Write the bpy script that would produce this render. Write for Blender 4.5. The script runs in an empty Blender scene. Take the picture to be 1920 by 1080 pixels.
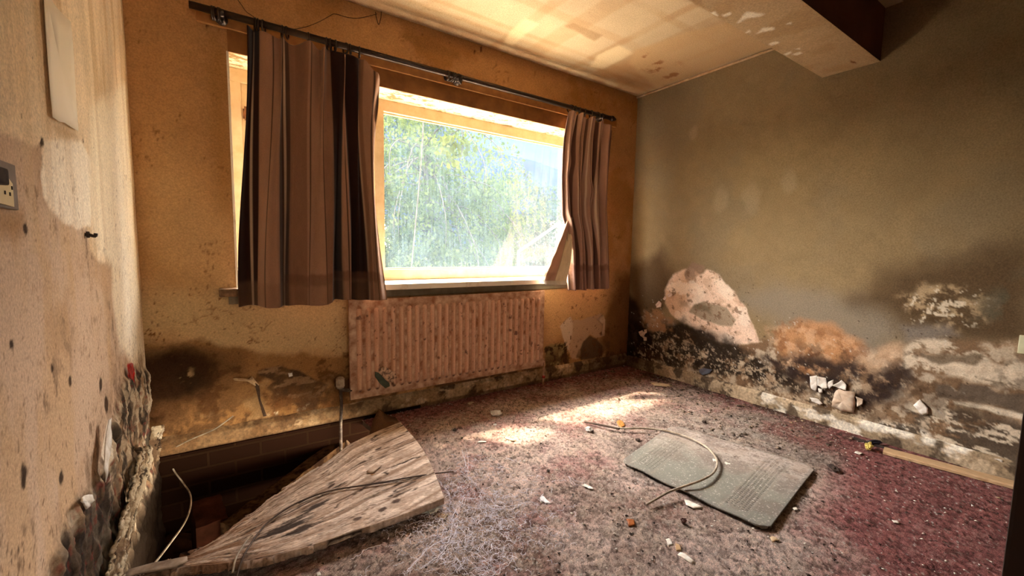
import bpy, bmesh, math, random
import numpy as np
from mathutils import Vector, Matrix, noise as mnoise

SC = bpy.context.scene
COL = SC.collection
random.seed(7)

# ------------------------------------------------------------------ camera
FPX = 789.73
YAW, PIT, ROL = math.radians(34.1226), math.radians(5.2473), math.radians(1.0064)
CAMH = 1.0286
_cy, _sy, _cp, _sp = math.cos(YAW), math.sin(YAW), math.cos(PIT), math.sin(PIT)
CF = np.array([_sy*_cp, _cy*_cp, -_sp]); CR = np.array([_cy, -_sy, 0.0]); CU = np.cross(CR, CF)
_c, _s = math.cos(ROL), math.sin(ROL)
CR, CU = _c*CR + _s*CU, -_s*CR + _c*CU
CAM = np.array([0, 0, CAMH])
cd = bpy.data.cameras.new('camera'); cam = bpy.data.objects.new('camera', cd); COL.objects.link(cam)
cd.sensor_width = 36; cd.lens = FPX/1920*36; cd.clip_start = .02; cd.clip_end = 500
cam.matrix_world = Matrix(((CR[0], CU[0], -CF[0], 0), (CR[1], CU[1], -CF[1], 0), (CR[2], CU[2], -CF[2], CAMH), (0, 0, 0, 1)))
SC.camera = cam
# ------------------------------------------------------------------ world, sun, exposure
SC.view_settings.view_transform = 'Standard'; SC.view_settings.look = 'None'
SC.view_settings.gamma = 1; SC.view_settings.use_curve_mapping = False
SC.view_settings.exposure = 1.40
SUN = Vector((.376, -.469, -.799)).normalized()
w = bpy.data.worlds.new('sky'); SC.world = w; w.use_nodes = True
nt = w.node_tree; nt.nodes.clear()
wo = nt.nodes.new('ShaderNodeOutputWorld'); wb = nt.nodes.new('ShaderNodeBackground')
sk = nt.nodes.new('ShaderNodeTexSky'); sk.sky_type = 'NISHITA'; sk.sun_disc = False
sk.sun_elevation = math.radians(53); sk.sun_rotation = math.atan2(-SUN.x, -SUN.y); sk.dust_density = 4.0; sk.air_density = 1.0
mixw = nt.nodes.new('ShaderNodeMix'); mixw.data_type = 'RGBA'; mixw.inputs[0].default_value = .55
mixw.inputs[7].default_value = (7.2, 6.0, 4.6, 1)
nt.links.new(sk.outputs[0], mixw.inputs[6]); nt.links.new(mixw.outputs[2], wb.inputs[0])
wb.inputs[1].default_value = 2.5
nt.links.new(wb.outputs[0], wo.inputs[0])
sd = bpy.data.lights.new('sun', 'SUN'); sd.energy = 8.0; sd.angle = math.radians(2.6); sd.color = (1, .80, .55)
so = bpy.data.objects.new('sun', sd); COL.objects.link(so); so.rotation_euler = SUN.to_track_quat('-Z', 'Y').to_euler(); so.location = (-3, 8, 8)
pdt = bpy.data.lights.new('window_daylight', 'AREA'); pdt.shape = 'RECTANGLE'; pdt.size = 2.4; pdt.size_y = 1.08; pdt.cycles.is_portal = True
po = bpy.data.objects.new('window_daylight', pdt); COL.objects.link(po); po.location = (1.27, 2.80, 1.39); po.rotation_euler = (math.radians(-90), 0, 0)
try:
    SC.cycles.use_denoising = True; SC.cycles.max_bounces = 14; SC.cycles.diffuse_bounces = 9; SC.cycles.transparent_max_bounces = 16
    SC.cycles.sample_clamp_indirect = 12
except Exception: pass

hd = bpy.data.lights.new('hall_fill_light', 'AREA'); hd.shape = 'RECTANGLE'; hd.size = .8; hd.size_y = 1.5; hd.energy = 6; hd.color = (1, .84, .62)  # added fill light in the unseen hall, lifts the room's brightness
ho = bpy.data.objects.new('hall_fill_light', hd); COL.objects.link(ho); ho.location = (.40, -1.5, 1.15); ho.rotation_euler = (math.radians(86), 0, math.radians(-8))

# ------------------------------------------------------------------ pixel -> place helpers
def ray(x, y): return CF + ((x-960)/FPX)*CR - ((y-540)/FPX)*CU
def aX(X, x, y): d = ray(x, y); return CAM + d*(X/d[0])
def aY(Y, x, y): d = ray(x, y); return CAM + d*(Y/d[1])
def aZ(Z, x, y): d = ray(x, y); return CAM + d*((Z-CAMH)/d[2])

XL, XR, YB, YF, ZC = -.33, 2.992, 2.53, .03, 2.36
WX0, WX1, WZ0, WZ1 = .04, 2.51, .80, 1.952       # window opening

# ------------------------------------------------------------------ object helpers
def tag(o, label=None, cat=None, group=None, kind=None):
    if label: o['label'] = label
    if cat: o['category'] = cat
    if group: o['group'] = group
    if kind: o['kind'] = kind
    return o
def link(name, me, mat=None, parent=None, smooth=False):
    o = bpy.data.objects.new(name, me); COL.objects.link(o)
    if mat is not None:
        me.materials.clear(); me.materials.append(mat)
    if smooth:
        for p in me.polygons: p.use_smooth = True
    if parent is not None: o.parent = parent
    return o
def bmo(name, bm, mat=None, parent=None, smooth=False):
    me = bpy.data.meshes.new(name); bm.to_mesh(me); bm.free()
    return link(name, me, mat, parent, smooth)
def empty(name, loc, label=None, cat=None, group=None, kind=None):
    o = bpy.data.objects.new(name, None); COL.objects.link(o); o.location = loc; o.empty_display_size = .05
    return tag(o, label, cat, group, kind)
def local(parent, o):
    """keep a child built in world coordinates where it is"""
    o.parent = parent; o.matrix_parent_inverse = Matrix.Translation(-Vector(parent.location)); return o
def box(bm, x0, x1, y0, y1, z0, z1, bev=0):
    r = bmesh.ops.create_cube(bm, size=1)
    vs = r['verts']
    bmesh.ops.scale(bm, vec=(x1-x0, y1-y0, z1-z0), verts=vs)
    bmesh.ops.translate(bm, vec=((x0+x1)/2, (y0+y1)/2, (z0+z1)/2), verts=vs)
    if bev:
        es = list({e for v in vs for e in v.link_edges})
        bmesh.ops.bevel(bm, geom=es, offset=bev, segments=2, affect='EDGES', profile=.6)
def tube(bm, pts, r, n=8, caps=True):
    pts = [Vector(p) for p in pts]; rr = r if hasattr(r, '__len__') else [r]*len(pts)
    rings = []; prev = None
    for i, p in enumerate(pts):
        t = (pts[min(i+1, len(pts)-1)]-pts[max(i-1, 0)]).normalized()
        if prev is None:
            a = t.orthogonal().normalized()
        else:
            a = (prev - t*prev.dot(t)); a = a.normalized() if a.length > 1e-6 else t.orthogonal().normalized()
        prev = a; b = t.cross(a)
        rings.append([bm.verts.new(p + (a*math.cos(k*2*math.pi/n)+b*math.sin(k*2*math.pi/n))*rr[i]) for k in range(n)])
    for i in range(len(rings)-1):
        for k in range(n):
            bm.faces.new((rings[i][k], rings[i][(k+1) % n], rings[i+1][(k+1) % n], rings[i+1][k]))
    if caps:
        bm.faces.new(rings[0][::-1]); bm.faces.new(rings[-1])
def spline(pts, n=8):
    P = [Vector(p) for p in pts]; out = []
    for i in range(len(P)-1):
        p0 = P[max(i-1, 0)]; p1 = P[i]; p2 = P[i+1]; p3 = P[min(i+2, len(P)-1)]
        for k in range(n):
            t = k/n
            out.append(.5*((2*p1)+(p2-p0)*t+(2*p0-5*p1+4*p2-p3)*t*t+(3*p1-p0-3*p2+p3)*t**3))
    out.append(P[-1]); return out
def lathe(bm, prof, axis, origin, n=20):
    """prof: (t along axis, radius)"""
    ax = Vector(axis).normalized(); a = ax.orthogonal().normalized(); b = ax.cross(a); o = Vector(origin)
    rings = [[bm.verts.new(o+ax*t+(a*math.cos(k*2*math.pi/n)+b*math.sin(k*2*math.pi/n))*max(r, 1e-4)) for k in range(n)] for t, r in prof]
    for i in range(len(rings)-1):
        for k in range(n): bm.faces.new((rings[i][k], rings[i][(k+1) % n], rings[i+1][(k+1) % n], rings[i+1][k]))
    bm.faces.new(rings[0][::-1]); bm.faces.new(rings[-1])

# ------------------------------------------------------------------ numpy noise and painting
def _hash(ix, iy, seed):
    n = (ix.astype(np.int64)*374761393 + iy.astype(np.int64)*668265263 + seed*982451653) & 0x7fffffff
    n = ((n ^ (n >> 13))*1274126177) & 0x7fffffff
    n = (n ^ (n >> 16)) & 0xffff
    return n/65535.0
def vn(x, y, seed=0):
    ix = np.floor(x); iy = np.floor(y); fx = x-ix; fy = y-iy
    fx = fx*fx*(3-2*fx); fy = fy*fy*(3-2*fy)
    a = _hash(ix, iy, seed); b = _hash(ix+1, iy, seed); c = _hash(ix, iy+1, seed); d = _hash(ix+1, iy+1, seed)
    return (a*(1-fx)+b*fx)*(1-fy)+(c*(1-fx)+d*fx)*fy
def fbm(x, y, sc, seed=0, octv=5, gain=.55):
    t = 0; amp = 1; tot = 0
    for k in range(octv):
        ang = .6*k; cx, sx = math.cos(ang), math.sin(ang)
        t = t+amp*vn((x*cx-y*sx)*sc+13.7*k, (x*sx+y*cx)*sc-7.1*k, seed+k*17); tot += amp; amp *= gain; sc *= 2.03
    return t/tot
def ss(a, b, x):
    t = np.clip((x-a)/(b-a), 0, 1); return t*t*(3-2*t)
class Canvas:
    def __init__(s, U, V, base):
        s.U, s.V = U, V; s.C = np.zeros((len(U), 3)); s.C[:] = base; s.H = np.zeros(len(U)); s.seed = 1
    def n(s, sc, octv=5, su=1, sv=1, gain=.55):
        s.seed += 31; return fbm(s.U*su, s.V*sv, sc, s.seed, octv, gain)
    def paint(s, col, m):
        m = np.clip(m, 0, 1)[:, None]; s.C = s.C*(1-m)+np.array(col)[None]*m
    def mul(s, f): s.C = s.C*(f[:, None] if np.ndim(f) else f)
    def poly(s, pts, warp=.03, wsc=9, soft=.012, octv=5):
        """mask of a polygon with a ragged outline"""
        P = np.array(pts, float); x, y = s.U, s.V
        d2 = np.full(len(x), 1e9); inside = np.zeros(len(x), bool)
        for i in range(len(P)):
            a = P[i]; b = P[(i+1) % len(P)]; e = b-a
            t = np.clip(((x-a[0])*e[0]+(y-a[1])*e[1])/(e@e+1e-12), 0, 1)
            d2 = np.minimum(d2, (x-a[0]-t*e[0])**2+(y-a[1]-t*e[1])**2)
            c = ((a[1] > y) != (b[1] > y)) & (x < (b[0]-a[0])*(y-a[1])/((b[1]-a[1])+1e-12)+a[0])
            inside ^= c
        d = np.sqrt(d2)*np.where(inside, 1, -1)
        d = d+warp*(s.n(wsc, octv)-.5)*2
        return ss(-soft, soft, d)
    def blob(s, u, v, ru, rv, warp=.35, wsc=10, soft=.25):
        d = np.sqrt(((s.U-u)/ru)**2+((s.V-v)/rv)**2)+warp*(s.n(wsc)-.5)*2
        return 1-ss(1-soft, 1+soft, d)
def grid_mesh(name, us, vs, place, painter, keep=None, closed=False):
    """us, vs 1-D coordinates; place(U,V,H)->xyz; painter(canvas)"""
    U, V = np.meshgrid(us, vs, indexing='ij'); sh = U.shape
    U = U.ravel(); V = V.ravel()
    cv = Canvas(U, V, (.5, .5, .5)); painter(cv)
    co = place(U, V, cv.H)
    nu, nv = sh
    i, j = np.meshgrid(np.arange(nu-1), np.arange(nv-1), indexing='ij'); i = i.ravel(); j = j.ravel()
    q = np.stack([i*nv+j, (i+1)*nv+j, (i+1)*nv+j+1, i*nv+j+1], 1)
    if keep is not None:
        cu = (us[i]+us[i+1])/2; cvv = (vs[j]+vs[j+1])/2
        q = q[keep(cu, cvv)]
    me = bpy.data.meshes.new(name)
    me.vertices.add(len(U)); me.vertices.foreach_set('co', co.astype(np.float32).ravel())
    me.loops.add(len(q)*4); me.loops.foreach_set('vertex_index', q.astype(np.int32).ravel())
    me.polygons.add(len(q)); me.polygons.foreach_set('loop_start', np.arange(0, len(q)*4, 4, dtype=np.int32))
    try: me.polygons.foreach_set('loop_total', np.full(len(q), 4, dtype=np.int32))
    except Exception: pass
    me.polygons.foreach_set('use_smooth', np.ones(len(q), bool))
    me.update(calc_edges=True)
    at = me.color_attributes.new('Col', 'FLOAT_COLOR', 'POINT')
    at.data.foreach_set('color', np.concatenate([np.clip(cv.C, .002, .95), np.ones((len(U), 1))], 1).astype(np.float32).ravel())
    return me
def seg(*pairs):
    out = []
    for k in range(len(pairs)-1):
        a, b = pairs[k][0], pairs[k+1][0]; n = max(1, round((b-a)/pairs[k][1]))
        out += list(np.linspace(a, b, n+1))[:-1]
    out.append(pairs[-1][0]); return np.array(out)
def px_wall(f, k0, k1):
    """polygon from points of the photograph, as wall coordinates k0,k1"""
    def g(*pts): return [(f(x, y)[k0], f(x, y)[k1]) for x, y in pts]
    return g
RWp = px_wall(lambda x, y: aX(XR, x, y), 1, 2)
BWp = px_wall(lambda x, y: aY(YB, x, y), 0, 2)
LWp = px_wall(lambda x, y: aX(XL, x, y), 1, 2)
CLp = px_wall(lambda x, y: aZ(ZC, x, y), 0, 1)
FLp = px_wall(lambda x, y: aZ(0, x, y), 0, 1)

# ------------------------------------------------------------------ materials
def nodes(name):
    m = bpy.data.materials.new(name); m.use_nodes = True; t = m.node_tree
    return m, t, t.nodes['Principled BSDF'], t.nodes, t.links
def noise_node(t, sc, det=6, rough=.6, scale3=None):
    N = t.nodes; tc = N.new('ShaderNodeTexCoord'); n = N.new('ShaderNodeTexNoise'); n.inputs['Scale'].default_value = sc
    n.inputs['Detail'].default_value = det; n.inputs['Roughness'].default_value = rough
    if scale3:
        mp = N.new('ShaderNodeMapping'); mp.inputs['Scale'].default_value = scale3
        t.links.new(tc.outputs['Object'], mp.inputs[0]); t.links.new(mp.outputs[0], n.inputs[0])
    else: t.links.new(tc.outputs['Object'], n.inputs[0])
    return n
def mathn(t, op, a, b, clamp=False):
    n = t.nodes.new('ShaderNodeMath'); n.operation = op; n.use_clamp = clamp
    for k, v in enumerate((a, b)):
        if hasattr(v, 'links') or hasattr(v, 'node'): t.links.new(v, n.inputs[k])
        else: n.inputs[k].default_value = v
    return n.outputs[0]
def vcol_mat(name, sc=140, var=.35, rough=.85, bump=.3, bdist=.004, spec=.25, scale3=None):
    """painted surface: colour attribute times fine grain"""
    m, t, b, N, L = nodes(name)
    at = N.new('ShaderNodeAttribute'); at.attribute_name = 'Col'
    n = noise_node(t, sc, 5, .65, scale3)
    mr = N.new('ShaderNodeMapRange'); mr.inputs[1].default_value = .3; mr.inputs[2].default_value = .7
    mr.inputs[3].default_value = 1-var; mr.inputs[4].default_value = 1+var*.6
    L.new(n.outputs[0], mr.inputs[0])
    mx = N.new('ShaderNodeMix'); mx.data_type = 'RGBA'; mx.blend_type = 'MULTIPLY'; mx.inputs[0].default_value = 1
    L.new(at.outputs[0], mx.inputs[6]); L.new(mr.outputs[0], mx.inputs[7]); L.new(mx.outputs[2], b.inputs['Base Color'])
    b.inputs['Roughness'].default_value = rough; b.inputs['Specular IOR Level'].default_value = spec
    bp = N.new('ShaderNodeBump'); bp.inputs['Strength'].default_value = bump; bp.inputs['Distance'].default_value = bdist
    L.new(n.outputs[0], bp.inputs['Height']); L.new(bp.outputs[0], b.inputs['Normal'])
    return m
def plain(name, c1, c2=None, sc=20, rough=.8, bump=.2, metal=0, spec=.3, scale3=None, bdist=.003, lo=.35, hi=.65):
    m, t, b, N, L = nodes(name)
    c2 = c2 or tuple(v*.7 for v in c1)
    n = noise_node(t, sc, 6, .62, scale3)
    r = N.new('ShaderNodeValToRGB'); r.color_ramp.elements[0].position = lo; r.color_ramp.elements[1].position = hi
    r.color_ramp.elements[0].color = (*c2, 1); r.color_ramp.elements[1].color = (*c1, 1)
    L.new(n.outputs[0], r.inputs[0]); L.new(r.outputs[0], b.inputs['Base Color'])
    b.inputs['Roughness'].default_value = rough; b.inputs['Metallic'].default_value = metal; b.inputs['Specular IOR Level'].default_value = spec
    bp = N.new('ShaderNodeBump'); bp.inputs['Strength'].default_value = bump; bp.inputs['Distance'].default_value = bdist
    L.new(n.outputs[0], bp.inputs['Height']); L.new(bp.outputs[0], b.inputs['Normal'])
    return m
M_PLASTER = vcol_mat('stained_plaster', 150, .28, .88, .35, .003, .06)
M_CARPET = vcol_mat('dirty_carpet', 330, .75, .95, 1.0, .012, .1)
M_WOODV = vcol_mat('rotten_wood', 60, .5, .85, .6, .004, .2)
M_METALV = vcol_mat('rusty_paint', 120, .18, .45, .12, .001, .4)
M_CLOTH = vcol_mat('striped_cloth', 420, .25, .95, .4, .001, .1)
M_CLOTH.node_tree.nodes['Principled BSDF'].inputs['Sheen Weight'].default_value = .15
M_CREAM = plain('aged_cream_gloss_paint', (.72, .58, .37), (.62, .46, .25), 14, .45, .12, spec=.4, lo=.3, hi=.6)
M_SILL = plain('aged_white_gloss_paint', (.86, .80, .66), (.6, .48, .30), 16, .4, .12, spec=.45, lo=.25, hi=.45)
M_ROD = plain('black_iron', (.030, .022, .020), (.05, .03, .02), 40, .28, .1, .6, .5)
M_CABLE_L = plain('grey_beige_cable', (.50, .44, .35), (.22, .17, .12), 25, .45, .1)
M_CABLE_D = plain('dark_brown_cable', (.10, .06, .04), (.05, .03, .02), 25, .5, .1)
M_WHITE = plain('white_flake', (.85, .82, .76), (.6, .54, .45), 40, .7, .2)
M_CARD = plain('beige_card', (.62, .48, .32), (.42, .30, .18), 40, .8, .2)
M_BLACKBIT = plain('black_grit', (.03, .02, .018), (.06, .04, .03), 60, .9, .3)
M_WOOD = plain('pale_pine', (.55, .38, .21), (.40, .25, .12), 9, .7, .2, scale3=(1, 1, 1))
M_DARKWOOD = plain('dark_rotten_wood', (.10, .055, .03), (.03, .015, .008), 12, .9, .6)

# ------------------------------------------------------------------ stains shared by the walls
WALL_OCHRE = (.50, .280, .120)
def speck(c, dens, size, col, zone=None, seed=0, elong=1.0, amp=1.0):
    """small fly-spots and mould dots"""
    n = fbm(c.U*elong+.21*c.V, c.V*.93-.17*c.U, .62/size, 900+seed, 4, .62)+.16*(fbm(c.U, c.V, 2.6, 950+seed, 4)-.5)+.10*(fbm(c.U, c.V, 11, 970+seed, 3)-.5)
    m = ss(dens+.015, dens+.05, n)*amp
    c.paint(col, m if zone is None else m*zone)
def crack(c, dens, sc, col, zone, seed, w=.012, gap=.55):
    n = fbm(c.U, c.V, sc, 1200+seed, 4, .55); g = fbm(c.U, c.V, sc*1.3, 1500+seed, 3)
    c.paint(col, (1-ss(w*.4, w, np.abs(n-.5)))*ss(gap, gap+.08, g)*dens*zone)

def paint_right(c):
    u, v = c.U, c.V      # u = Y, v = Z
    c.C[:] = (.250, .180, .095)
    c.mul(.80+.4*c.n(1.6, 5)); c.mul(.9+.2*c.n(14, 4))
    c.paint((.21, .165, .105), .5*ss(.45, .65, c.n(2.3, 4)))
    # paler scuffs
    for x, y, r in ((1350, 375, .05), (1408, 370, .05), (1480, 340, .04), (1300, 250, .03)):
        p = aX(XR, x, y); c.paint((.34, .27, .17), .45*c.blob(p[1], p[2], r, r*1.8, .5, 14, .5))
    # fine cracks near the window corner
    nearc = ss(1.0, 2.3, u)
    crack(c, .4, 5, (.12, .07, .03), ss(.9, 1.3, v)*ss(1.2, 1.6, v)*.6, 3, .006, .62)
    # damp grey haze over the mould line
    c.paint((.24, .21, .17), .6*c.poly(RWp((1380, 560), (1470, 540), (1650, 570), (1700, 620), (1640, 680), (1480, 620)), .07, 5, .09))
    c.paint((.085, .052, .026), .9*c.poly(RWp((1600, 560), (1690, 505), (1800, 480), (1960, 440), (1960, 680), (1720, 620)), .08, 5, .10))
    c.paint((.07, .035, .015), .8*c.poly(RWp((1185, 500), (1240, 470), (1270, 540), (1240, 590), (1180, 620)), .05, 6, .07))
    # base band: brown damp plaster with heavy mould
    band = c.poly(RWp((1170, 575), (1225, 590), (1270, 600), (1330, 640), (1400, 640), (1470, 625), (1540, 650), (1600, 655), (1640, 660), (1700, 650), (1760, 640), (1960, 640), (2100, 1150), (1170, 720)), .06, 7, .03)
    c.paint((.20, .125, .070), band)
    c.paint((.36, .26, .17), band*ss(.50, .60, c.n(11, 6))*.85)
    c.paint((.50, .41, .30), band*ss(.56, .64, c.n(20, 6))*.9)
    # orange bare plaster
    c.paint((.50, .255, .115), .85*c.poly(RWp((1452, 625), (1500, 602), (1560, 612), (1615, 640), (1620, 690), (1560, 700), (1500, 690), (1460, 660)), .04, 11, .03))
    c.paint((.60, .40, .25), .6*c.poly(RWp((1640, 650), (1690, 640), (1715, 690), (1690, 715), (1632, 712)), .04, 10, .03))
    c.paint((.52, .36, .23), .7*c.poly(RWp((1600, 660), (1655, 665), (1640, 700), (1600, 690)), .03, 10, .03))
    c.paint((.24, .11, .05), .7*ss(.50, .60, c.n(16, 6, gain=.72))*c.poly(RWp((1440, 610), (1500, 600), (1560, 620), (1625, 650), (1620, 700), (1460, 700)), .04, 9, .04))
    c.paint((.64, .42, .26), .5*ss(.54, .62, c.n(20, 5))*c.poly(RWp((1440, 620), (1500, 610), (1600, 640), (1620, 700), (1460, 700)), .04, 9, .04))
    # pinkish peeled bump by the window corner
    bump = c.poly(RWp((1246, 545), (1262, 515), (1295, 500), (1312, 513), (1325, 505), (1345, 515), (1372, 545), (1400, 575), (1412, 610), (1420, 640), (1390, 645), (1340, 640), (1290, 612), (1260, 590), (1248, 570)), .02, 13, .010)
    c.paint((.80, .60, .46), bump)
    c.paint((.62, .38, .22), bump*.75*c.poly(RWp((1240, 540), (1300, 500), (1300, 540), (1270, 600), (1240, 590)), .04, 10, .03))
    c.paint((.66, .47, .36), bump*.7*c.poly(RWp((1370, 540), (1420, 590), (1420, 640), (1390, 600)), .03, 10, .03))
    c.paint((.27, .175, .12), .9*c.poly(RWp((1282, 512), (1298, 490), (1320, 500), (1318, 512), (1305, 520), (1302, 530), (1288, 530)), .015, 15, .010))
    hole = c.poly(RWp((1292, 585), (1300, 570), (1318, 565), (1335, 570), (1360, 577), (1378, 600), (1372, 612), (1350, 610), (1318, 600)), .010, 16, .006)
    c.paint((.36, .28, .195), hole); c.paint((.16, .12, .07), hole*.8*c.poly(RWp((1296, 575), (1310, 565), (1332, 575), (1330, 588), (1305, 582)), .02, 16, .02))
    c.paint((.40, .28, .18), .8*c.poly(RWp((1268, 560), (1295, 565), (1296, 580), (1275, 575)), .03, 12, .02)*bump)
    c.paint((.52, .33, .21), bump*.55*ss(.52, .60, c.n(15, 6, gain=.7))*(1-hole)); c.paint((.88, .74, .60), bump*.6*ss(.56, .62, c.n(8, 5))*(1-hole)); c.paint((.20, .12, .07), bump*.8*ss(.64, .67, c.n(26, 5, gain=.65)))
    c.H += bump*(-.004)+hole*(-.006)
    # black mould in clumps
    z1 = c.poly(RWp((1175, 600), (1215, 615), (1280, 600), (1335, 628), (1390, 650), (1440, 680), (1500, 700), (1500, 740), (1430, 720), (1340, 700), (1250, 680), (1180, 680)), .06, 9, .04)
    c.paint((.022, .014, .009), z1*ss(.36, .47, c.n(13, 6, gain=.75))*.97)
    z2 = c.poly(RWp((1430, 670), (1500, 665), (1600, 670), (1640, 690), (1700, 680), (1712, 710), (1680, 750), (1620, 770), (1560, 760), (1500, 720)), .06, 9, .05)
    c.paint((.032, .020, .017), z2*ss(.32, .50, c.n(10, 6, gain=.75))*.97)
    c.paint((.018, .010, .006), .93*c.poly([(2.6, -.1), (2.6, .66), (2.44, .60), (2.36, .44), (2.28, .34), (2.20, .22), (2.25, -.1)], .06, 8, .04))
    c.paint((.33, .17, .08), .8*c.poly(RWp((1208, 580), (1232, 580), (1262, 600), (1262, 622), (1230, 628), (1208, 612)), .03, 14, .02)*ss(.40, .55, c.n(18, 5)))
    # right-hand zone: layered peeling
    z3 = c.poly(RWp((1690, 560), (1740, 530), (1800, 530), (1860, 560), (1850, 600), (1760, 620), (1700, 600)), .05, 11, .03)
    c.paint((.37, .27, .16), z3*ss(.43, .56, c.n(16, 6, gain=.7)))
    c.paint((.58, .50, .38), z3*ss(.60, .66, c.n(30, 5, gain=.7)))
    c.paint((.10, .085, .055), .85*c.poly(RWp((1820, 560), (1960, 500), (1960, 590), (1830, 600)), .05, 8, .05)*ss(.35, .55, c.n(14, 5)))
    c.paint((.22, .19, .165), .7*c.poly(RWp((1690, 610), (1780, 610), (1800, 630), (1700, 640)), .03, 9, .03))
    z4 = c.poly(RWp((1700, 650), (1740, 635), (1820, 650), (1860, 680), (1960, 690), (1960, 740), (1800, 715), (1740, 700), (1700, 690)), .04, 9, .015)
    c.paint((.62, .52, .39), z4*ss(.44, .52, c.n(13, 6, su=.55, gain=.7))*.95); c.paint((.16, .12, .08), z4*ss(.60, .66, c.n(16, 6, su=.5, gain=.7))*.8)
    c.paint((.17, .125, .08), .92*c.poly(RWp((1735, 668), (1800, 668), (1830, 655), (1850, 675), (1830, 690), (1790, 680), (1760, 690)), .03, 11, .010))
    dk = c.poly(RWp((1756, 720), (1780, 722), (1792, 732), (1800, 718), (1850, 724), (1870, 738), (1960, 738), (1960, 790), (1860, 760), (1800, 752), (1756, 745)), .012, 14, .008)
    c.paint((.135, .10, .070), dk); c.H += dk*-.003
    c.paint((.70, .62, .48), .9*c.poly(RWp((1788, 752), (1850, 760), (1960, 790), (1960, 797), (1850, 770), (1790, 757)), .008, 20, .006))
    c.paint((.38, .28, .17), .85*c.poly(RWp((1790, 760), (1840, 770), (1850, 790), (1810, 790), (1788, 775)), .012, 14, .008))
    z5 = c.poly(RWp((1700, 760), (1800, 770), (1960, 800), (1960, 1000), (1700, 860), (1640, 820)), .05, 9, .03)
    c.paint((.085, .064, .045), z5*ss(.40, .50, c.n(12, 6, su=.5, gain=.75))*.93)
    c.paint((.66, .57, .43), z5*ss(.55, .61, c.n(22, 6, su=.45, gain=.7))*.95)
    c.paint((.82, .76, .64), ss(.64, .67, c.n(16, 5, su=.6))*c.poly(RWp((1560, 780), (1700, 800), (1900, 900), (1900, 930), (1600, 830)), .04, 9, .02))
    # fine mould speckle everywhere in the band, both dark and pale
    low = c.poly(RWp((1200, 640), (1330, 650), (1420, 680), (1600, 760), (1700, 790), (1960, 900), (1960, 1100), (1180, 720)), .06, 8, .04)
    c.paint((.50, .40, .28), low*ss(.56, .63, c.n(46, 4, gain=.75))*.8)
    c.paint((.04, .028, .02), low*ss(.57, .64, c.n(26, 4, gain=.7))*.85)
    speck(c, .77, .012, (.62, .58, .50), ss(.25, .5, 1.0-v)*.8, 5); c.paint((.06, .035, .02), .5*band*ss(.50, .60, c.n(4, 5))*ss(.45, .55, c.n(22, 4)))
    speck(c, .78, .010, (.04, .025, .012), .8*ss(1.1, .6, v), 8)
    c.H += (c.n(26, 4)-.5)*.010*np.clip(band+z3, 0, 1) + (c.n(3, 3)-.5)*.004

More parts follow.
